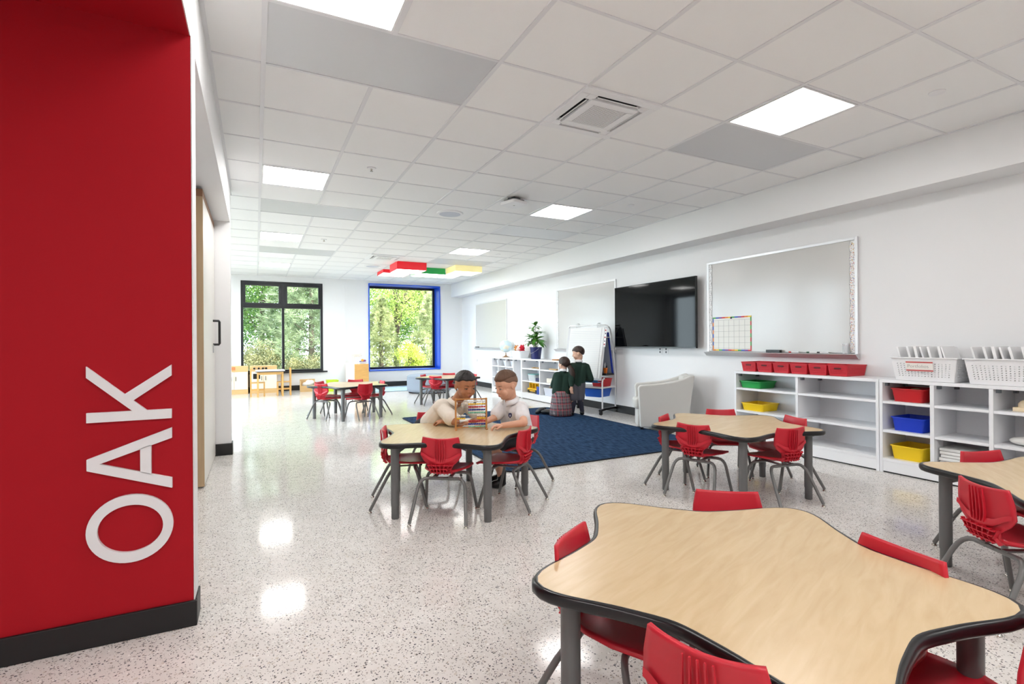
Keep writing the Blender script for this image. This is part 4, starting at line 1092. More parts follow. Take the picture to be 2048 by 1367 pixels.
for k in range(7):
    t = k / 6; w_ = 0.032 * math.sin(PI * min(0.98, t * 0.92 + 0.05)) ** 0.8
    rows.append([(-w_, t * 0.16, -0.05 * t * t + 0.004), (0, t * 0.16, -0.05 * t * t), (w_, t * 0.16, -0.05 * t * t + 0.004)])
leaf_me = lm.grid(rows).mesh('leaf', LEAFM, 179)
rnd = random.Random(11)
heads = [((-0.02, -0.02), 0.66, 7), ((0.02, 0.06), 0.50, 7), ((0.0, -0.08), 0.52, 6), ((-0.06, 0.10), 0.44, 7), ((-0.06, -0.10), 0.42, 7), ((0.04, 0.0), 0.42, 6), ((-0.08, 0.02), 0.34, 7), ((0.05, -0.1), 0.36, 6), ((-0.03, 0.17), 0.34, 6), ((-0.04, -0.18), 0.36, 6), ((-0.02, 0.05), 0.60, 5)]
for (hx, hy), hz, n in heads:
    MB().tube([(hx * 0.15, hy * 0.15, 0.205), (hx * 0.6, hy * 0.6, 0.205 + (hz - 0.2) * 0.5), (hx, hy, hz)], 0.005, 6).build('stem', STEMM, e, 60)
    for k in range(n):
        o = obj('leaf', leaf_me, e); o.location = (hx, hy, hz - 0.012 * k * rnd.random())
        sc = rnd.uniform(0.85, 1.3); o.scale = (sc, sc, sc)
        o.rotation_euler = (R(rnd.uniform(-30, 40)), R(rnd.uniform(-15, 15)), 2 * PI * k / n + rnd.uniform(-.3, .3))
o = MB().prism(rrect(-0.12, 0.12, -0.10, 0.10, 0.03), 0, 0.02).build('wooden_tray', mat('brown_tray', (176, 116, 56), 0.5), None, 40, 0.004); o.location = (4.97, 7.93, TOPZ + 0.001); tag(o, 'brown wooden tray on the far shelf beside the easel', 'tray')
# small lidded tubs in the cubbies
def lidded(label, x, y, z, a, b_, h, m_, lm_, grp='small lidded tubs in the cubbies'):
    e = thing('lidded_tub', label, 'tub', (x, y, z + 0.0005), 0, grp)
    tub_mesh(a, b_, h, taper=0.018, r=0.03, rim=0.003).build('body', m_, e, 40)
    MB().prism(rrect(-a - .004, a + .004, -b_ - .004, b_ + .004, .03), h, h + 0.012).build('lid', lm_, e, 40, 0.003)
GREYT = mat('milky_tub', (208, 212, 224), 0.4)
for y, z, lb in ((10.40, 0.612, 'grey white lidded tub in the top cubby farthest from us'), (10.05, 0.612, 'grey white lidded tub in the top cubby, second from the far end'), (9.70, 0.612, 'grey white lidded tub in the top cubby, third from the far end'), (10.40, 0.365, 'grey white lidded tub in the middle row cubby under the farthest tub'), (10.40, 0.1245, 'grey white lidded tub in the bottom cubby at the far end'), (10.05, 0.365, 'grey white lidded tub in the middle row, hidden behind the polo boy')):
    lidded(lb, 4.96, y, z, 0.085, 0.085, 0.105, GREYT, PLASTIC_W)
def loose(label, y0, y1, z, n, seed):
    rnd = random.Random(seed)
    for k in range(n):
        o = MB().box(-0.035, 0.035, -0.02, 0.02, 0, 0.02).build('wooden_block', WOOD_D, None, None, 0.003)
        o.location = (4.93 + rnd.uniform(-.03, .05), y0 + (y1 - y0) * (k + 0.5) / n, z + 0.0005); o.rotation_euler.z = rnd.uniform(0, 3)
        tag(o, '%s, %s from the far end' % (label, ('last', 'fifth', 'fourth', 'third', 'second', 'first')[k]), 'block', 'loose wooden blocks')
loose('loose wooden block on the top shelf under the plant', 8.50, 8.90, 0.6125, 6, 1)
loose('loose wooden block on the top shelf beside the girl', 7.85, 8.25, 0.6125, 6, 2)
lidded('clear box with a teal lid on the middle shelf under the plant', 4.97, 8.83, 0.365, 0.11, 0.15, 0.12, CLEARP, mat('teal_lid', (120, 186, 180), 0.4), 'boxes on the far shelf')
o = MB().box(-0.1, 0.1, -0.09, 0.09, 0, 0.07).build('book_stack', mat('navy_book', (36, 44, 84), 0.5), None, None, 0.004); o.location = (4.95, 8.54, 0.3655); tag(o, 'navy blue book beside the clear box with the teal lid', 'book')
o = MB().box(-0.09, 0.09, -0.16, 0.16, 0, 0.085).build('card_box', mat('beige_card', (222, 214, 200), 0.7), None, None, 0.004); o.location = (4.97, 8.10, 0.3655); tag(o, 'low beige cardboard box on the middle shelf behind the girl', 'box')
lidded('round grey tub with a white lid on the bottom shelf behind the girl', 4.98, 8.20, 0.1245, 0.12, 0.15, 0.135, GREYT, PLASTIC_W, 'boxes on the far shelf')
lidded('smaller white tub on the bottom shelf nearest the easel', 4.98, 7.87, 0.1245, 0.09, 0.09, 0.12, PLASTIC_W, PLASTIC_W, 'boxes on the far shelf')
o = MB().box(-0.012, 0.012, -0.05, 0.05, 0, 0.15).build('picture_book', mat('mid_blue_book', (40, 74, 160), 0.5), None, None, 0.002); o.location = (4.85, 8.52, 0.1245); tag(o, 'blue picture book standing in front of the toy bus', 'book')
# toy bus
e = thing('toy_bus', 'yellow toy school bus on the bottom shelf under the plant', 'toy bus', (4.93, 8.80, 0.1245))
YB = mat('bus_yellow', (240, 190, 24), 0.4)
MB().box(-0.06, 0.06, -0.24, 0.13, 0.03, 0.095).build('body', YB, e, bevel=0.012)
for y in (-0.235, -0.12, 0.0, 0.115): MB().box(-0.058, 0.058, y - 0.008, y + 0.008, 0.095, 0.19).build('pillar', YB, e)
MB().box(-0.06, 0.06, -0.245, 0.125, 0.19, 0.205).build('roof', YB, e, bevel=0.006)
MB().box(-0.055, 0.055, 0.13, 0.21, 0.03, 0.09).build('bonnet', YB, e, bevel=0.012)
for y in (-0.15, 0.14):
    for s in (-1, 1): MB().cyl((s * 0.045, y, 0.032), (s * 0.068, y, 0.032), 0.032, n=20).build('wheel', BLACKP, e, 40)
MB().box(-0.062, -0.0605, -0.22, 0.12, 0.06, 0.068).build('stripe', BLACKP, e)

# ------------------------------------------------------------------ far play corner
e = thing('ottoman', 'round blue grey fabric ottoman behind the far right table', 'ottoman', (3.55, 11.30, 0.0))
OTT = mat('blue_grey_fabric', (138, 148, 162), 0.9, bump=(300, .3, .002))
MB().lathe([(0.44, 0.015), (0.495, 0.05), (0.5, 0.10), (0.5, 0.33), (0.485, 0.38), (0.44, 0.405), (0.2, 0.41), (0.02, 0.41)], 56).build('cushion', OTT, e, 60)
MB().lathe([(0.46, 0.0), (0.46, 0.016)], 40).build('base', BLACKP, e)
MB().tube([(0.497 * math.cos(t * PI / 24), 0.497 * math.sin(t * PI / 24), 0.36) for t in range(48)], 0.005, 6, True).build('piping', OTT, e, 60)

PALE = mat('pale_birch_door', (240, 228, 206), 0.5)
def kitchen(label, x0, x1, doors, knobs, oven, handles):
    w_ = x1 - x0
    e = thing('play_kitchen', label, 'play kitchen', (x0, 13.0, 0.0), 0, 'wooden play kitchen units')
    MB().box(0, w_, 0.012, 0.36, 0.02, 0.625).build('carcass', WOOD_D, e, bevel=0.003)
    MB().box(0, w_, 0.0, 0.012, 0.505, 0.63).build('control_panel', WOOD_D, e, bevel=0.002)
    MB().box(0, w_, 0.0, 0.012, 0.0, 0.10).build('plinth', WOOD_D, e, bevel=0.002)
    for a, b_ in doors: MB().box(a - x0 + .003, b_ - x0 - .003, -0.004, 0.012, 0.104, 0.50).build('door', PALE, e, bevel=0.002)
    for x in knobs:
        MB().cyl((x - x0, -0.03, 0.57), (x - x0, 0.0, 0.57), 0.022, n=16).build('knob', BLACKP, e, 40)
    if oven: MB().box(oven[0] - x0, oven[1] - x0, -0.007, -0.004, 0.33, 0.45).build('oven_window', BLACKP, e, bevel=0.001)
    for x in handles: MB().tube([(x - x0, -0.004, 0.39), (x - x0, -0.02, 0.385), (x - x0, -0.02, 0.305), (x - x0, -0.004, 0.30)], 0.006, 8).build('handle', BLACKP, e, 40)
    return e
kitchen('wooden play sink cabinet beside the pier under the black window', -0.54, -0.160, [(-0.54, -0.44), (-0.44, -0.165)], [], None, [-0.49, -0.405])
kitchen('wooden play stove with four black knobs under the black window', -0.125, 0.435, [(-0.122, 0.156), (0.156, 0.432)], [-0.035, 0.057, 0.143, 0.209], (-0.06, 0.085), [0.117, 0.196])
o = MB().box(-0.06, 0.06, -0.01, 0.0, -0.04, 0.03).build('dish_cloth', mat('orange_dotted', (240, 130, 80), 0.8, noise=((90, 90, 90), 0.5, 1)), None, None, 0.002); o.location = (-0.475, 12.998, 0.58); tag(o, 'orange dotted cloth hanging on the play sink', 'cloth')
e = thing('play_table', 'small wooden table with a white top by the play kitchen', 'table', (0.275, 12.27, 0))
MB().box(-0.285, 0.285, -0.24, 0.24, 0.545, 0.562).build('tabletop', mat('white_laminate', (240, 240, 242), 0.35), e, bevel=0.002)
MB().box(-0.287, 0.287, -0.242, 0.242, 0.53, 0.5445).build('edge', mat('dark_edge', (60, 60, 70), 0.5), e)
WD = mat('honey_wood', (212, 164, 96), 0.5, noise=((6, 6, 40), .08))
for sx in (-1, 1):
    for sy in (-1, 1): MB().box(sx * 0.24 - 0.018, sx * 0.24 + 0.018, sy * 0.20 - 0.018, sy * 0.20 + 0.018, 0, 0.5295).build('leg', WD, e, bevel=0.002)
for s in (-1, 1):
    MB().box(-0.221, 0.221, s * 0.2 - 0.008, s * 0.2 + 0.008, 0.47, 0.5295).build('apron', WD, e); MB().box(s * 0.24 - 0.008, s * 0.24 + 0.008, -0.181, 0.181, 0.47, 0.5295).build('apron', WD, e)
def wood_chair(label, x, y, rz):
    e = thing('wooden_chair', label, 'chair', (x, y, 0), rz, 'small wooden chairs')
    MB().box(-0.13, 0.13, -0.13, 0.13, 0.285, 0.305).build('seat', WD, e, bevel=0.003)
    for sx in (-1, 1):
        MB().box(sx * 0.115 - 0.014, sx * 0.115 + 0.014, 0.10, 0.128, 0, 0.2845).build('leg', WD, e)
        MB().box(sx * 0.115 - 0.014, sx * 0.115 + 0.014, -0.158, -0.1305, 0, 0.60).build('rear_leg', WD, e)
        MB().box(sx * 0.115 - 0.008, sx * 0.115 + 0.008, -0.13, 0.0995, 0.13, 0.15).build('stretcher', WD, e)
    for z in (0.40, 0.54): MB().box(-0.1005, 0.1005, -0.150, -0.138, z, z + 0.045).build('back_slat', WD, e)
wood_chair('small wooden chair at the stove end of the white topped table', 0.045, 12.28, R(-90))
wood_chair('small wooden chair at the other end of the white topped table', 0.535, 12.28, R(90))
e = thing('toy_crate', 'wooden crate of white soft blankets on the floor past the play table', 'crate', (1.10, 12.98, 0))
m = MB(); m.box(-0.17, 0.17, -0.15, -0.138, 0, 0.14).box(-0.17, 0.17, 0.138, 0.15, 0, 0.28).box(-0.17, -0.158, -0.138, 0.138, 0, 0.24).box(0.158, 0.17, -0.138, 0.138, 0, 0.14).box(-0.158, 0.158, -0.138, 0.138, 0, 0.012)
m.build('body', WOOD_D, e, bevel=0.002)
m = MB(); rnd = random.Random(4)
for k in range(9): m.ell((rnd.uniform(-.09, .09), rnd.uniform(-.06, .08), 0.13 + rnd.uniform(0, .1)), (.07, .06, .05), None, 12, 8)
o = m.build('soft_blanket', mat('white_fleece', (240, 238, 234), 0.95, bump=(60, .6, .01)), None, 179); rm = o.modifiers.new('remesh', 'REMESH'); rm.mode = 'VOXEL'; rm.voxel_size = 0.012; rm.use_smooth_shade = True
o.location = (1.10, 12.98, 0.0); tag(o, 'bundled white blanket heaped in the wooden crate', 'blanket')
tub('toy_tub', 'lime green tub on the floor behind the far table', 'tub', 1.62, 12.75, 0, 0.13, 0.16, 0.26, mat('lime_plastic', (190, 214, 40), 0.4), taper=0.03, r=0.04)
e = thing('bookcase', 'low divider bookcase with white back and wooden end panel between the windows', 'bookcase', (2.17, 12.66, 0))
MB().box(-0.16, 0.16, -0.66, -0.64, 0, 0.655).build('end_panel', WD, e, bevel=0.002)
MB().box(-0.16, 0.16, 0.62, 0.64, 0, 0.655).build('end_panel', WD, e, bevel=0.002)
MB().box(-0.16, -0.148, -0.64, 0.62, 0.0, 0.655).build('back_panel', SHELF_W, e)
MB().box(-0.148, 0.16, -0.64, 0.62, 0.635, 0.655).build('top_board', SHELF_W, e)
for z in (0.04, 0.33): MB().box(-0.148, 0.16, -0.64, 0.62, z, z + 0.018).build('shelf_board', SHELF_W, e)
e = thing('stick_stand', 'white stick-built toy house frame on the divider bookcase', 'toy', (2.12, 12.35, 0.656))
m_ = mat('whitewashed_stick', (232, 222, 206), 0.7)
for sx, sy in ((-.07, -.12), (.07, -.12), (-.07, .12), (.07, .12)): MB().tube([(sx, sy, 0), (sx * 1.05, sy, 0.16)], 0.008, 8).build('post', m_, e)
for a, b_, z in (((-.1, -.16), (.1, -.12), .165), ((-.1, .12), (.1, .16), .17), ((-.08, -.2), (-.05, .2), .18), ((.05, -.2), (.08, .2), .185), ((-.12, -.05), (.12, .08), .20)): MB().tube([(a[0], a[1], z), (b_[0], b_[1], z + .015)], 0.009, 8).build('stick', m_, e)
tub('toy_bowl', 'clear bowl of coloured toys on the divider bookcase', 'bowl', 2.20, 12.08, 0.6555, 0.10, 0.075, 0.05, CLEARP, taper=0.012, r=0.04)
for k, (dx, dy, dz, c, nm) in enumerate(((-.045, 0, 0.0, (60, 80, 160), 'blue'), (.03, .02, 0, (200, 70, 50), 'red'), (0, -.03, .045, (230, 150, 50), 'orange'), (.05, -.02, .03, (120, 60, 120), 'purple'))):
    o = MB().ell((0, 0, 0), (.036, .03, .03), None, 14, 9).build('toy_ball', mat('ball_' + nm, c, .5), None, 179); o.location = (2.20 + dx, 12.08 + dy * .6, 0.6555 + 0.036 + dz); tag(o, nm + ' toy ball in the clear bowl on the bookcase', 'ball', 'balls in the clear bowl')

# ------------------------------------------------------------------ people
V = Vector
def fig_part(root, name, mb, m, voxel=0.005, it=3, label=None):
    L = root.location
    mb.v = [(p[0] - L.x, p[1] - L.y, p[2] - L.z) for p in mb.v]
    o = mb.build(name, m, root, 179, label=label)
    if voxel:
        r_ = o.modifiers.new('remesh', 'REMESH'); r_.mode = 'VOXEL'; r_.voxel_size = voxel; r_.use_smooth_shade = True
        if it: s = o.modifiers.new('smooth', 'SMOOTH'); s.factor = 0.5; s.iterations = it
    return o
class HeadFrame:
    def __init__(s, c, F, U, h):
        s.c = V(c); s.F = V(F).normalized(); U = V(U); s.U = (U - s.F * U.dot(s.F)).normalized(); s.R = s.F.cross(s.U); s.h = h
        s.rot = Matrix((s.R, s.F, s.U)).transposed()
    def P(s, r, f, u): return s.c + (s.R * r + s.F * f + s.U * u) * s.h
    def ell(s, mb, r, f, u, rr, rf, ru, nu=20, nv=12): mb.ell(s.P(r, f, u), (rr * s.h, rf * s.h, ru * s.h), s.rot, nu, nv)
def head_prims(H, mb):
    H.ell(mb, 0, -0.06, 0.12, .355, .43, .38); H.ell(mb, 0, .07, -.12, .285, .32, .36)
    H.ell(mb, 0, .20, -.37, .13, .13, .10); H.ell(mb, 0, .10, -.30, .22, .2, .17)
    for s in (-1, 1):
        H.ell(mb, s * .155, .22, -.17, .12, .12, .13)
        H.ell(mb, s * .35, -.07, -.06, .032, .075, .11); H.ell(mb, s * .368, -.09, -.03, .026, .055, .07)
        H.ell(mb, s * .14, .305, .022, .062, .05, .026)
        H.ell(mb, s * .055, .37, -.13, .035, .035, .03)
    mb.cap(H.P(0, .36, .03), H.P(0, .415, -.11), .032 * H.h, .045 * H.h, 10)
    H.ell(mb, 0, .345, -.262, .095, .05, .06)
def head_features(root, H, hairc, lipc, down=True, brow=(40, 28, 22)):
    lm_ = mat('lip_%d_%d' % lipc[:2], lipc, 0.5)
    m = MB(); H.ell(m, 0, .384, -.245, .066, .016, .013, 14, 8); H.ell(m, 0, .380, -.281, .056, .018, .016, 14, 8); fig_part(root, 'mouth', m, lm_, 0)
    m = MB(); H.ell(m, 0, .391, -.262, .042, .011, .007, 12, 6); fig_part(root, 'mouth_line', m, mat('mouth_dark', (96, 44, 40), 0.6), 0)
    for s in (-1, 1):
        ew = MB(); H.ell(ew, s * .14, .322, -.012, .052, .044, .019, 14, 8); fig_part(root, 'eye', ew, mat('eye_white', (214, 206, 200), 0.3), 0)
        m = MB(); H.ell(m, s * .14, .354, -.016, .024, .016, .017, 12, 8); fig_part(root, 'iris', m, mat('iris_dark', (40, 28, 22), 0.2), 0)
        m = MB(); m.tube([H.P(s * (.14 + a * .066), .360 - .034 * abs(a) ** 2, .006 - .014 * a * a) for a in (-1, -.5, 0, .5, 1)], .0085 * H.h, 6); fig_part(root, 'eyelash', m, mat('lash', (34, 24, 20), 0.6), 0)
        m = MB(); m.tube([H.P(s * (.145 + a * .08), .366 - .035 * (a + .3) ** 2, .108 - .016 * (a - .1) ** 2) for a in (-1, -.5, 0, .5, 1)], [.008 * H.h, .011 * H.h, .011 * H.h, .009 * H.h, .004 * H.h], 6); fig_part(root, 'eyebrow', m, mat('brow_%d' % brow[0], brow, 0.8), 0)
def sstep(a, b_, x): t = max(0, min(1, (x - a) / (b_ - a))); return t * t * (3 - 2 * t)
def hair_shell(root, name, H, m, scale=1.07, front=.30, side=.06, back=-.30, top=0.0, seed=1, lo=0.84, rough=.02, sweep=0.0):
    """closed cap over the skull; below the hairline it sinks under the skin"""
    rnd = random.Random(seed); mb = MB(); nu, nv = 56, 36
    ph0 = [rnd.uniform(0, 6.28) for _ in range(6)]
    rows = []
    for j in range(nv + 1):
        ph = PI * j / nv; row = []
        for i in range(nu):
            th = 2 * PI * i / nu
            d = V((math.sin(ph) * math.cos(th), math.sin(ph) * math.sin(th), math.cos(ph)))
            f = d.y
            line = front * sstep(.15, .75, f) + side * (1 - sstep(.15, .75, f)) * (1 - sstep(.1, .7, -f)) + back * sstep(.1, .7, -f)
            line += .03 * math.sin(9 * th + ph0[0]) * sstep(.3, .8, f)
            on = sstep(line - .07, line + .05, d.z)
            k = lo + (scale - lo) * on
            k += on * (rough * math.sin(17 * th + 5 * d.z + ph0[1]) * math.sin(13 * d.z + ph0[2] + 4 * th) + top * max(0, d.z) ** 2 * (1 + sweep * f))
            row.append(H.P(d.x * .36 * k, -.06 + d.y * .435 * k, .12 + d.z * .385 * k))
        rows.append(row)
    mb.grid(rows, True)
    return fig_part(root, name, mb, m, 0)
def hand(mb, w, d, n, side, curl=0.5, s=1.0):
    w, d, n = V(w), V(d).normalized(), V(n).normalized(); n = (n - d * n.dot(d)).normalized(); l = d.cross(n) * side
    rot = Matrix((l, d, n)).transposed()
    mb.ell(w + d * .032 * s, (.029 * s, .036 * s, .015 * s), rot, 14, 10)
    for k, lf in enumerate((.92, 1.05, 1.0, .8)):
        p = w + d * .060 * s + l * (1.5 - k) * .0140 * s; a = 0.12
        for q, sl in enumerate((.027, .019, .015)):
            a += curl * (0.75 if q == 0 else 0.9)
            dd = d * math.cos(a) - n * math.sin(a)
            p2 = p + dd * sl * lf * s; mb.cap(p, p2, (.0072 - .0006 * q) * s, (.0068 - .0007 * q) * s, 8); p = p2
    p = w + d * .014 * s + l * .022 * s
    for q, sl in enumerate((.026, .02)):
        dd = (d * (.75 + .15 * q) + l * (.6 - .5 * q) - n * (.25 + curl * .4 * q)).normalized()
        p2 = p + dd * sl * s; mb.cap(p, p2, (.0085 - .001 * q) * s, (.0075 - .001 * q) * s, 8); p = p2
def torso(mb, hip, neck, right, rh, rc, wh, wc, rs=None):
    hip, neck, right = V(hip), V(neck), V(right).normalized()
    for s in (-1, 1):
        mb.cap(hip + right * wh * s, neck * .72 + hip * .28 + right * wc * s, rh, rc, 16)
    mid = neck * .80 + hip * .20
    mb.cap(mid - right * (wc + .035), mid + right * (wc + .035), rc * .72, rc * .72, 16)
    mb.cap(mid, neck, rc * .8, .045, 16)
def collar(mb, neck, up, F, r=.05, t=.013):
    up = V(up).normalized(); F = V(F); F = (F - up * F.dot(up)).normalized(); Rr = F.cross(up)
    neck = V(neck)
    rows = []
    for rad, dz in ((r * 0.92, .022), (r * 1.0, .026), (r * 1.32, .0), (r * 1.28, -.008)):
        row = []
        for k in range(25):
            a = R(18) + R(324) * k / 24
            dp = .018 * sstep(2.2, 3.14, abs(a - PI)) * (1 if dz <= 0 else .4)
            row.append(neck + F * math.cos(a) * rad * 1.05 + Rr * math.sin(a) * rad + up * (dz - dp))
        rows.append(row)
    mb.grid(rows)

SKIN1 = mat('skin_tan', (178, 120, 84), 0.5); SKIN2 = mat('skin_fair', (222, 170, 142), 0.5)
SKIN3 = mat('skin_light', (224, 178, 152), 0.5)
SHIRT1 = mat('cream_shirt', (236, 226, 212), 0.8, bump=(70, .25, .004)); SHIRT2 = mat('white_polo', (236, 234, 236), 0.8, bump=(60, .25, .004))
HAIR1 = mat('black_hair', (30, 24, 22), 0.45, bump=(160, .7, .004)); HAIR2 = mat('brown_hair', (98, 68, 48), 0.5, bump=(160, .7, .004)); HAIR2S = mat('shaved_hair', (120, 90, 72), 0.7)
HAIR3 = mat('dark_brown_hair', (52, 32, 24), 0.45, bump=(160, .7, .004)); PANTS = mat('charcoal_trousers', (48, 48, 54), 0.85)
SWEAT = mat('dark_green_sweater', (24, 50, 40), 0.9, bump=(180, .4, .003)); SHORTS = mat('grey_shorts', (86, 84, 92), 0.85); SOCK = mat('dark_socks', (40, 42, 56), 0.9); SHOE = mat('black_shoe', (16, 16, 18), 0.35)

# --- leaning boy in the cream shirt
r1 = thing('person', 'boy in a cream shirt leaning on the table behind the abacus', 'person', (1.35, 4.12, 0.30))
hipc, nk = V((1.275, 4.06, .42)), V((1.405, 3.79, .668)); rt = V((-.97, -.16, .0))
m = MB(); H1 = HeadFrame((1.445, 3.673, .803), (.12, -.95, -.26), (.03, -.24, .96), .215)
head_prims(H1, m)
m.cap(H1.P(0, -.10, -.25), nk + V((0, .0, -.01)), .044, .045, 14)
m.cap((1.305, 3.785, .605), (1.33, 3.575, .545), .031, .028); m.cap((1.33, 3.575, .545), (1.275, 3.70, .537), .027, .021)
hand(m, (1.275, 3.70, .533), (-.5, .75, -.05), (-.1, -.2, 1), -1, .75)
m.cap((1.545, 3.76, .60), (1.535, 3.585, .545), .033, .028); m.cap((1.535, 3.585, .545), (1.44, 3.575, .532), .027, .021)
hand(m, (1.44, 3.575, .53), (-1, -.05, -.05), (0, -.1, 1), 1, .5)
fig_part(r1, 'body', m, SKIN1, .0036, 3)
head_features(r1, H1, None, (160, 92, 78), brow=(74, 50, 38))
hair_shell(r1, 'hair', H1, HAIR1, 1.07, .40, .10, -.22, .02, 3)
m = MB(); torso(m, hipc.lerp(nk, .24), nk, rt, .096, .080, .035, .062)
m.cap((1.30, 3.79, .612), (1.316, 3.64, .566), .052, .062); m.cap((1.52, 3.765, .607), (1.54, 3.655, .575), .050, .056)
fig_part(r1, 'shirt', m, SHIRT1, .005, 5)
m = MB(); collar(m, nk + V((.004, -.006, .0)), (.12, -.42, .9), (.1, -.95, -.3), .050); solid(fig_part(r1, 'shirt_collar', m, SHIRT1, 0), .004, 0)
m = MB(); rt2 = V((1, .1, 0))
for s in (-1, 1):
    a = hipc + rt2 * .055 * s; k = V((1.35 + .06 * s, 3.99, .355)); b_ = V((1.355 + .06 * s, 4.22, .345))
    m.cap(hipc + rt2 * .045 * s + V((-.005, .0, .01)), k, .092, .055); m.cap(k, b_, .048, .036)
fig_part(r1, 'trousers', m, PANTS, .006, 4)
m = MB()
for s in (-1, 1): m.ell((1.355 + .06 * s, 4.265, .345), (.032, .055, .035), None, 14, 10)
fig_part(r1, 'shoes', m, SHOE, .006, 2)

# --- boy in the white polo
r2 = thing('person', 'boy in a white polo shirt with a crest, seated right of the abacus', 'person', (1.89, 3.69, 0.30))
hipc, nk = V((1.905, 3.665, .375)), V((1.775, 3.553, .684)); rt = V((-.30, .95, 0)).normalized()
m = MB(); H2 = HeadFrame((1.722, 3.530, .802), (-.93, -.12, -.30), (-.22, -.05, .95), .215)
head_prims(H2, m)
m.cap(H2.P(0, -.10, -.25), nk, .044, .046, 14)
m.cap((1.81, 3.44, .612), (1.735, 3.262, .548), .034, .029); m.cap((1.735, 3.262, .548), (1.595, 3.325, .532), .028, .021)
hand(m, (1.595, 3.325, .53), (-.93, .3, .0), (0, 0, 1), -1, .8)
m.cap((1.72, 3.64, .612), (1.655, 3.60, .55), .034, .029); m.cap((1.655, 3.60, .55), (1.535, 3.52, .534), .027, .021)
hand(m, (1.535, 3.52, .532), (-.85, -.4, .0), (0, 0, 1), 1, .55)
for s in (-1, 1):
    h_ = hipc + rt * .06 * s; k = V((1.66, 3.66 + .07 * s, .345)); a_ = V((1.74 + .03 * s, 3.66 + .07 * s, .07))
    m.cap(k, a_, .042, .03)
    m.cap(h_, k, .06, .045)
fig_part(r2, 'body', m, SKIN2, .0036, 3)
head_features(r2, H2, None, (206, 136, 122), brow=(130, 92, 68))
hair_shell(r2, 'hair_sides', H2, HAIR2S, 1.012, .36, .02, -.30, 0, 5, .9, .0)
hair_shell(r2, 'hair', H2, HAIR2, 1.05, .38, .44, .30, .11, 6, .88, .025, .7)
m = MB(); torso(m, hipc, nk, rt, .092, .080, .042, .062)
m.cap((1.808, 3.435, .610), (1.772, 3.352, .582), .049, .056); m.cap((1.728, 3.645, .610), (1.685, 3.615, .575), .048, .054)
fig_part(r2, 'shirt', m, SHIRT2, .005, 5)
m = MB(); collar(m, nk + V((-.004, -.003, .0)), (-.33, -.26, .9), (-.93, -.12, -.3), .050); solid(fig_part(r2, 'shirt_collar', m, SHIRT2, 0), .004, 0)
m = MB(); m.prism([(-.013, .016), (-.013, -.004), (0, -.019), (.013, -.004), (.013, .016), (0, .021)], -.002, .002)
cb = m.build('crest', mat('crest_navy', (36, 44, 84), .6), r2); cb.location = V((1.718, 3.452, .578)) - r2.location
cb.rotation_euler = V((-.62, -.70, .12)).to_track_quat('Z', 'Y').to_euler()
cw = MB().prism([(-.004, .008), (-.004, -.006), (.004, -.006), (.004, .008)], .002, .003).build('crest_mark', mat('crest_pale', (190, 190, 205), .6), cb)
m = MB()
for s in (-1, 1):
    h_ = hipc + rt * .055 * s; k = V((1.70, 3.66 + .068 * s, .345)); m.cap(h_ + V((0, 0, -.005)), k, .082, .06)
fig_part(r2, 'shorts', m, PANTS, .006, 4)
m = MB()
for s in (-1, 1):
    a_ = V((1.74 + .03 * s, 3.66 + .07 * s, .05)); m.cap(a_ + V((0, 0, .07)), a_ + V((0, 0, 0)), .036, .034); m.ell(a_ + V((-.035, 0, -.016)), (.075, .034, .032), None, 14, 10)
fig_part(r2, 'shoes', m, SHOE, .006, 2)

# --- standing boy in the green sweater, seen from behind
ZR = 0.0112
r3 = thing('person', 'boy in a dark green sweater and grey shorts standing at the easel', 'person', (4.375, 6.50, ZR))
F3 = V((.45, .89, 0)); rt = V((.89, -.45, 0))
hip, nk = V((4.38, 6.50, .50)), V((4.405, 6.49, .822))
H3 = HeadFrame((4.40, 6.50, .955), (-.72, .62, -.22), (-.12, .1, .98), .205)
m = MB(); head_prims(H3, m); m.cap(H3.P(0, -.1, -.25), nk, .042, .042)
fl, fr = V((4.30, 6.52, ZR)), V((4.455, 6.475, ZR))
for s, ft in ((-1, fl), (1, fr)):
    kn = hip * .35 + ft * .65 + V((0, 0, -.015)); kn.z = .26
    m.cap(hip + rt * .06 * s - V((0, 0, .05)), kn, .06, .040); m.cap(kn, ft + V((0, 0, .06)), .040, .030)
m.cap((4.285, 6.505, .70), (4.245, 6.455, .53), .032, .027); m.cap((4.245, 6.455, .53), (4.24, 6.445, .445), .025, .02)
hand(m, (4.24, 6.445, .45), (.05, .05, -1), (-.85, -.4, 0), 1, .35)
m.cap((4.52, 6.43, .70), (4.565, 6.41, .56), .032, .027); m.cap((4.565, 6.41, .56), (4.50, 6.56, .56), .025, .02)
hand(m, (4.50, 6.56, .56), (-.4, .8, .1), (0, 0, 1), -1, .4)
fig_part(r3, 'body', m, SKIN3, .0045, 3)
hair_shell(r3, 'hair', H3, HAIR3, 1.10, .34, -.02, -.78, .03, 9)
m = MB(); torso(m, hip + V((0, 0, -.01)), nk, rt, .085, .082, .038, .060)
m.cap(V((4.295, 6.515, .752)), V((4.248, 6.46, .55)), .050, .046); m.cap(V((4.248, 6.46, .55)), V((4.243, 6.45, .485)), .044, .036)
m.cap(V((4.51, 6.43, .752)), V((4.565, 6.40, .565)), .050, .048); m.cap(V((4.565, 6.40, .565)), V((4.51, 6.53, .562)), .046, .034)
fig_part(r3, 'sweater', m, SWEAT, .006, 5)
m = MB(); collar(m, nk + V((0, 0, .012)), (0, 0, 1), (.45, .89, 0), .047); solid(fig_part(r3, 'shirt_collar', m, SHIRT2, 0), .004, 0)
m = MB()
for s, ft in ((-1, fl), (1, fr)):
    kn = (hip * .35 + ft * .65); kn.z = .285; m.cap(hip + rt * .045 * s, kn, .085, .068)
fig_part(r3, 'shorts', m, SHORTS, .006, 4)
m = MB()
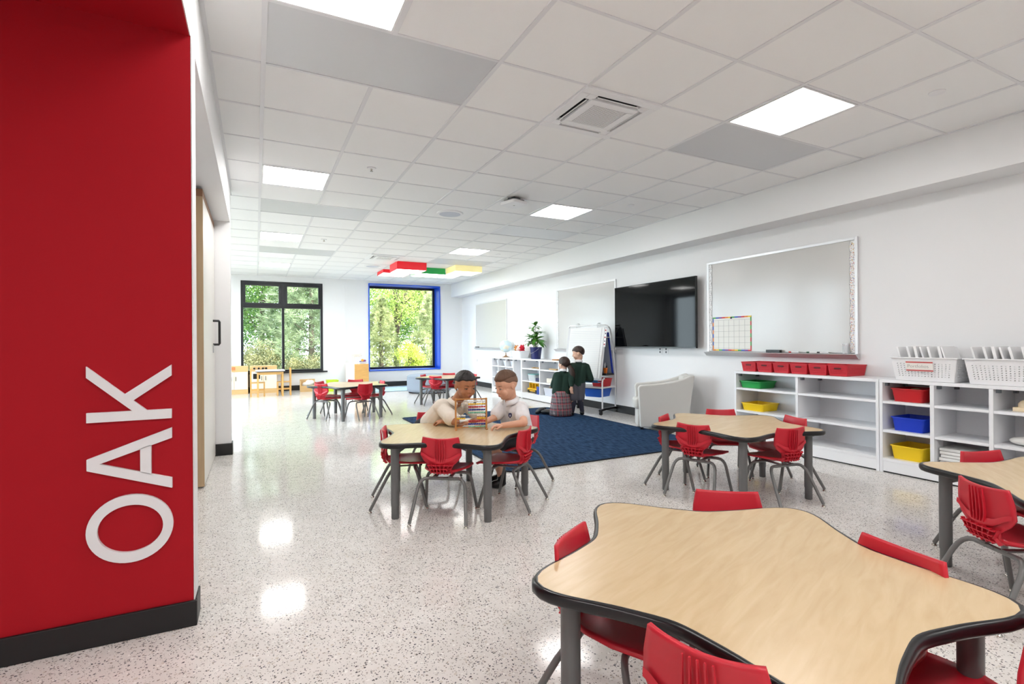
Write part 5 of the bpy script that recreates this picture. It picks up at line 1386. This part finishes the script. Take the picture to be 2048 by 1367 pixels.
for s, ft in ((-1, fl), (1, fr)):
    kn = (hip * .35 + ft * .65); kn.z = .215; m.cap(kn, ft + V((0, 0, .06)), .044, .033)
fig_part(r3, 'socks', m, SOCK, .006, 3)
m = MB()
for ft in (fl, fr): rq = Matrix.Rotation(math.atan2(F3.y, F3.x), 3, 'Z'); m.ell(ft + F3 * .03 + V((0, 0, .034)), (.085, .036, .034), rq, 16, 10)
fig_part(r3, 'shoes', m, SHOE, .006, 2)

# --- kneeling girl
r4 = thing('person', 'girl with a ponytail in a dark green sweater and plaid skirt, kneeling', 'person', (4.15, 6.60, ZR))
hip, nk = V((4.15, 6.60, .36)), V((4.185, 6.58, .685))
H4 = HeadFrame((4.195, 6.585, .800), (-.25, .90, .10), (.02, -.1, .99), .20)
m = MB(); head_prims(H4, m); m.cap(H4.P(0, -.1, -.25), nk, .042, .042)
rt = V((.89, -.45, 0))
m.cap((4.28, 6.54, .60), (4.33, 6.62, .45), .03, .026); m.cap((4.33, 6.62, .45), (4.32, 6.75, .44), .025, .02); hand(m, (4.32, 6.75, .44), (-.1, .9, 0), (0, 0, 1), 1, .4)
m.cap((4.09, 6.63, .60), (4.06, 6.70, .45), .03, .026); m.cap((4.06, 6.70, .45), (4.13, 6.80, .44), .025, .02); hand(m, (4.13, 6.80, .44), (.3, .9, 0), (0, 0, 1), -1, .4)
m.cap(hip + V((.0, .02, -.05)), (4.22, 6.66, .09), .07, .05)
fig_part(r4, 'body', m, SKIN3, .0045, 3)
hair_shell(r4, 'hair', H4, HAIR3, 1.12, .30, -.35, -.85, .02, 12)
m = MB(); m.tube([H4.P(.06, -.48, -.10), H4.P(.16, -.70, -.38), H4.P(.22, -.76, -.75), H4.P(.26, -.74, -1.08), H4.P(.28, -.66, -1.34)], [.03, .042, .047, .038, .008], 14); fig_part(r4, 'ponytail', m, HAIR3, 0)
m = MB(); m.tube([H4.P(.09, -.55, -.17) + V((.026 * math.cos(t), .026 * math.sin(t), .004 * math.cos(t))) for t in [k * PI / 6 for k in range(12)]], .006, 6, True); fig_part(r4, 'hair_tie', m, BLACKP, 0)
m = MB(); torso(m, hip, nk, rt, .092, .080, .045, .056)
m.cap(V((4.09, 6.63, .62)), V((4.065, 6.69, .465)), .048, .044); m.cap(V((4.065, 6.69, .465)), V((4.12, 6.78, .45)), .042, .032)
m.cap(V((4.28, 6.535, .62)), V((4.325, 6.61, .465)), .048, .044); m.cap(V((4.325, 6.61, .465)), V((4.32, 6.73, .45)), .042, .032)
fig_part(r4, 'sweater', m, SWEAT, .006, 5)
m = MB(); collar(m, nk + V((0, 0, .012)), (0, 0, 1), (.2, .9, 0), .045); solid(fig_part(r4, 'shirt_collar', m, SHIRT2, 0), .004, 0)
PLAID, nt, b = node_mat('plaid_skirt')
tc = nt.nodes.new('ShaderNodeTexCoord'); last = None
def band(axis, scale, th, col, base_sock):
    sx = nt.nodes.new('ShaderNodeSeparateXYZ'); nt.links.new(tc.outputs['Object'], sx.inputs[0])
    a = nt.nodes.new('ShaderNodeMath'); a.operation = 'MULTIPLY'; a.inputs[1].default_value = scale; nt.links.new(sx.outputs[axis], a.inputs[0])
    f_ = nt.nodes.new('ShaderNodeMath'); f_.operation = 'FRACT'; nt.links.new(a.outputs[0], f_.inputs[0])
    g_ = nt.nodes.new('ShaderNodeMath'); g_.operation = 'LESS_THAN'; g_.inputs[1].default_value = th; nt.links.new(f_.outputs[0], g_.inputs[0])
    k_ = nt.nodes.new('ShaderNodeMath'); k_.operation = 'MULTIPLY'; k_.inputs[1].default_value = 0.55; nt.links.new(g_.outputs[0], k_.inputs[0])
    mx = nt.nodes.new('ShaderNodeMixRGB'); nt.links.new(k_.outputs[0], mx.inputs[0]); mx.inputs[2].default_value = srgb(*col)
    if base_sock is None: mx.inputs[1].default_value = srgb(112, 104, 108)
    else: nt.links.new(base_sock, mx.inputs[1])
    return mx.outputs[0]
for ax, sc_, th, c in ((2, 11, .34, (58, 52, 60)), (0, 16, .34, (58, 52, 60)), (2, 11, .16, (176, 40, 56)), (0, 16, .16, (176, 40, 56)), (2, 22, .07, (196, 180, 178)), (0, 32, .07, (196, 180, 178))): last = band(ax, sc_, th, c, last)
nt.links.new(last, b.inputs['Base Color']); b.inputs['Roughness'].default_value = .9
m = MB(); rows = []
for z, ra in ((.385, .118), (.33, .135), (.24, .152), (.12, .168), (.02, .178), (.012, .15)):
    row = []
    for k in range(64):
        t = 2 * PI * k / 64; rr = ra * (1 + .045 * math.sin(16 * t) * (1 - (z - .01) / .4))
        row.append((4.155 + rr * math.cos(t) * 1.02 + .10 * (.385 - z) * .1, 6.605 + rr * math.sin(t) * .92, z + ZR * .3))
    rows.append(row)
m.grid(rows[::-1], True); m.f.append(tuple(range(5 * 64, 6 * 64)))
fig_part(r4, 'plaid_skirt', m, PLAID, 0)
m = MB(); m.cap((4.08, 6.70, .055), (3.97, 6.84, .055), .042, .034); m.cap((4.13, 6.75, .055), (4.03, 6.90, .055), .042, .034); fig_part(r4, 'socks', m, SHOE, .006, 3)
m = MB(); rq = Matrix.Rotation(R(130), 3, 'Z'); m.ell((3.94, 6.88, .065), (.09, .036, .04), rq @ Matrix.Rotation(R(30), 3, 'Y'), 16, 10); m.ell((4.0, 6.94, .06), (.09, .036, .04), rq @ Matrix.Rotation(R(25), 3, 'Y'), 16, 10); fig_part(r4, 'shoes', m, SHOE, .006, 2)

# ------------------------------------------------------------------ abacus
e = thing('abacus', 'wooden bead abacus standing on the table between the two boys', 'abacus', (1.403, 3.46, TH + 0.001), math.atan2(3.426 - 3.493, 1.508 - 1.298))
WB = mat('abacus_wood', (190, 132, 72), 0.5)
hw = 0.112; AH = 0.228
for s in (-1, 1):
    MB().box(s * hw - .006, s * hw + .006, -.010, .010, 0.008, AH).build('side_post', WB, e, bevel=.002)
    MB().box(s * hw - .007, s * hw + .007, -.045, .045, 0, .008).build('foot', WB, e, bevel=.002)
MB().box(-hw + .006, hw - .006, -.005, .005, AH - .012, AH - .004).build('top_rail', WB, e); MB().box(-hw + .006, hw - .006, -.005, .005, .010, .018).build('bottom_rail', WB, e)
bead_me = {}
BC = [(244, 244, 244), (242, 196, 30), (186, 20, 40), (20, 50, 150), (110, 190, 160)]
for i in range(10):
    z = AH - .024 - i * .0208; c = BC[i % 5]
    MB().cyl((-hw + .006, 0, z), (hw - .006, 0, z), .0012, n=6).build('rod', METAL, e)
    if c not in bead_me: bead_me[c] = MB().ell((0, 0, 0), (.0064, .0072, .0072), None, 12, 8).mesh('bead', mat('bead_%d_%d' % c[:2], c, .3), 179)
    left = 5 if i in (5, 6) else 0
    for k in range(10):
        x = (-hw + .014 + k * .0128) if k < left else (hw - .013 - (9 - k) * .0126)
        o = obj('bead', bead_me[c], e); o.location = (x, 0, z)

# ------------------------------------------------------------------ outdoors, seen through the far windows
import numpy as np
def np_mesh(name, verts, nper, m):
    """many separate flat polygons of nper corners each"""
    me = bpy.data.meshes.new(name); n = len(verts); k = n // nper
    me.vertices.add(n); me.vertices.foreach_set('co', verts.astype(np.float32).ravel())
    me.loops.add(n); me.loops.foreach_set('vertex_index', np.arange(n, dtype=np.int32))
    me.polygons.add(k); me.polygons.foreach_set('loop_start', np.arange(0, n, nper, dtype=np.int32))
    me.update(calc_edges=True); me.validate(); me.materials.append(m); return me
def leaf_mat(name, c1, c2):
    c1 = tuple(c * .80 + 8 for c in c1); c2 = tuple(c * .85 + 10 for c in c2)
    m, nt, b = node_mat(name)
    tc = nt.nodes.new('ShaderNodeTexCoord'); nz = nt.nodes.new('ShaderNodeTexNoise'); nz.inputs['Scale'].default_value = 2.2; nz.inputs['Detail'].default_value = 6
    nt.links.new(tc.outputs['Object'], nz.inputs['Vector']); cr = nt.nodes.new('ShaderNodeValToRGB')
    cr.color_ramp.elements[0].position = .36; cr.color_ramp.elements[0].color = srgb(*c1); cr.color_ramp.elements[1].position = .64; cr.color_ramp.elements[1].color = srgb(*c2)
    nt.links.new(nz.outputs['Fac'], cr.inputs[0]); nt.links.new(cr.outputs[0], b.inputs['Base Color']); b.inputs['Roughness'].default_value = .6
    tr = nt.nodes.new('ShaderNodeBsdfTranslucent'); nt.links.new(cr.outputs[0], tr.inputs[0]); mx = nt.nodes.new('ShaderNodeMixShader'); mx.inputs[0].default_value = .3
    nt.links.new(b.outputs[0], mx.inputs[1]); nt.links.new(tr.outputs[0], mx.inputs[2]); nt.links.new(mx.outputs[0], nt.nodes['Material Output'].inputs[0])
    return m
BARK = mat('bark', (78, 66, 56), 0.9, bump=(30, .6, .02))
def leafy(label, x, y, h, rad, z0, n, size, m, seed, blobs=26, limbs=7, name='broadleaf_tree'):
    n = int(n * 2.3); size *= .62
    rg = np.random.default_rng(seed); rnd = random.Random(seed)
    e = thing(name, label, 'tree', (x, y, -0.3))
    cs = []
    while len(cs) < blobs:
        p = rg.uniform(-1, 1, 3)
        if (p ** 2).sum() < 1: cs.append((p[0] * rad * .8, p[1] * rad * .8, z0 + (h - z0) * (.5 + .5 * p[2])))
    cs = np.array(cs)
    c = cs[rg.integers(0, blobs, n)] + rg.normal(0, rad * .2, (n, 3))
    a = rg.normal(0, 1, (n, 3)); a /= np.linalg.norm(a, axis=1)[:, None]
    b_ = np.cross(a, rg.normal(0, 1, (n, 3))); b_ /= np.linalg.norm(b_, axis=1)[:, None]
    s = (size * rg.uniform(.6, 1.2, n))[:, None]
    v = np.stack([c - a * s, c + b_ * s * .55, c + a * s, c - b_ * s * .55], 1).reshape(-1, 3)
    o = obj('crown', np_mesh('crown', v, 4, m), e); o['kind'] = 'stuff'
    top = z0 + (h - z0) * .8
    MB().tube([(0, 0, 0), (rnd.uniform(-.1, .1), 0, top * .4), (rnd.uniform(-.2, .2), rnd.uniform(-.1, .1), top)], [.11, .085, .03], 8).build('trunk', BARK, e, 60)
    for k in range(limbs):
        t = cs[rnd.randrange(blobs)]; zb = rnd.uniform(.25, .7) * top
        MB().tube([(0, 0, zb), (t[0] * .5, t[1] * .5, zb + (t[2] - zb) * .6), tuple(t)], [.045, .03, .012], 6).build('branch', BARK, e, 60)
    return e
def pine(label, x, y, h, rad, n, ln, m, seed, name='pine_tree'):
    rg = np.random.default_rng(seed)
    e = thing(name, label, 'tree', (x, y, -0.3))
    z = h * rg.uniform(.05, 1, n) ** .9; rr = rad * (1.02 - z / h) ** .75 * np.sqrt(rg.uniform(.02, 1, n)); th = rg.uniform(0, 2 * np.pi, n)
    # tufts gather on whorled boughs
    th = th + .25 * np.sin(th * 7); z = np.round(z / (h / 15)) * (h / 15) + rg.normal(0, h * .018, n) + .16 * rr
    c = np.stack([rr * np.cos(th), rr * np.sin(th), z], 1)
    ax = np.stack([np.cos(th), np.sin(th), np.full(n, .5)], 1); ax /= np.linalg.norm(ax, axis=1)[:, None]
    K = 16
    d = ax[:, None, :] * .75 + rg.normal(0, .55, (n, K, 3)); d /= np.linalg.norm(d, axis=2)[..., None]
    w = np.cross(d, rg.normal(0, 1, (n, K, 3))); w /= np.linalg.norm(w, axis=2)[..., None]
    L_ = ln * rg.uniform(.7, 1.2, (n, K, 1)); p = np.repeat(c[:, None, :], K, 1)
    v = np.stack([p - w * .007, p + w * .007, p + d * L_], 2).reshape(-1, 3)
    o = obj('crown', np_mesh('crown', v, 3, m), e); o['kind'] = 'stuff'
    MB().tube([(0, 0, 0), (0, 0, h * .5), (0, 0, h * .97)], [.12, .07, .015], 8).build('trunk', BARK, e, 60)
    rnd = random.Random(seed)
    for k in range(26):
        zb = h * (.06 + .88 * k / 26); a = k * 2.4; r_ = rad * (1.02 - zb / h) ** .75 * .85
        MB().tube([(0, 0, zb), (r_ * .6 * math.cos(a), r_ * .6 * math.sin(a), zb + .1 * r_), (r_ * math.cos(a), r_ * math.sin(a), zb + .22 * r_)], [.03, .02, .007], 5).build('branch', BARK, e, 60)
    return e
G1 = leaf_mat('leaf_mid_green', (52, 96, 34), (120, 160, 62)); G2 = leaf_mat('leaf_yellow_green', (120, 150, 54), (196, 208, 104)); G3 = leaf_mat('leaf_dark', (30, 62, 28), (78, 120, 48))
G4 = leaf_mat('leaf_olive', (84, 92, 52), (158, 150, 96)); PN = leaf_mat('pine_needles', (104, 126, 88), (184, 198, 150)); PN2 = leaf_mat('pine_light', (132, 146, 88), (214, 216, 156)); BY = leaf_mat('bush_lime', (150, 170, 40), (214, 222, 92))
struct('ground', MB().box(-40, 50, 14.0, 70, -0.5, -0.3).box(-40, -2.9, -20, 14.0, -0.5, -0.3), mat('grass_ground', (120, 120, 104), 0.9, noise=((.6, .6, 1), .3)), 'grassy ground outside the far windows', 'ground')
# behind the black window
leafy('mid green leafy tree outside, filling the upper part of the black window', 0.25, 20.5, 6.4, 1.9, 1.3, 5200, .085, G1, 1)
leafy('dark green tree close to the dark edge of the black window', -1.3, 19.0, 5.6, 1.5, 0.9, 4200, .08, G3, 2)
pine('grey green long-needled pine outside the black window', 1.7, 18.6, 6.0, 2.0, 5200, .24, PN, 3)
leafy('low olive shrub along the bottom of the black window', 0.1, 17.4, 1.25, .75, .2, 3600, .045, G4, 4, 16, 3, 'shrub')
leafy('second low olive shrub under the pine in the black window', 1.35, 17.0, 0.9, .7, .2, 3000, .045, G4, 5, 16, 3, 'shrub')
leafy('pale yellow green tree behind, between the two windows', 2.9, 25.0, 8.5, 2.4, 1.8, 5200, .10, G2, 6)
leafy('tall mid green tree far beyond the black window', -2.6, 27.0, 9.0, 2.6, 1.8, 4200, .11, G1, 7)
# behind the blue window
leafy('bright yellow green tree with thin trunks in the blue window', 5.6, 22.5, 7.0, 1.9, 2.2, 3600, .085, G2, 8, 30, 12)
leafy('bright green tree at the upper far side of the blue window', 8.2, 25.5, 8.4, 2.2, 1.6, 4800, .095, G2, 9, 30, 10)
leafy('darker green tree behind the pines in the blue window', 6.9, 28.0, 8.0, 2.4, .8, 5200, .10, G1, 10)
pine('light olive pine in the middle of the blue window', 6.75, 20.3, 3.9, 1.5, 3600, .17, PN2, 11)
pine('smaller light olive pine at the bookcase side of the blue window', 4.75, 21.8, 3.2, 1.1, 2400, .16, PN2, 12)
leafy('round lime green bush at the bottom of the blue window', 5.1, 18.6, 1.35, .62, .3, 2600, .05, BY, 13, 18, 3, 'bush')
leafy('olive shrub at the whiteboard side of the blue window', 6.6, 18.8, 1.0, .7, .2, 1800, .055, G4, 14, 14, 3, 'shrub')
# wood edge further off, so the view stays closed from other angles
for k, (x, y, g, lb) in enumerate(((0.6, 31, G3, 'dark tree in the distance straight behind the black window'), (4.4, 32, G1, 'green tree in the distance between the windows'), (10.5, 30, G1, 'green tree in the distance past the whiteboard side'), (-6.5, 29, G3, 'dark tree in the distance beyond the pier'), (9.8, 34, G2, 'pale tree in the farthest distance of the blue window'), (-1.6, 35, G1, 'green tree in the farthest distance of the black window'), (2.4, 36, G2, 'pale tree in the farthest distance between the windows'), (7.0, 36, G3, 'dark tree in the farthest distance behind the olive pine'))):
    leafy(lb, x, y, 8.5, 3.0, 0.3, 4200, .13, g, 20 + k)
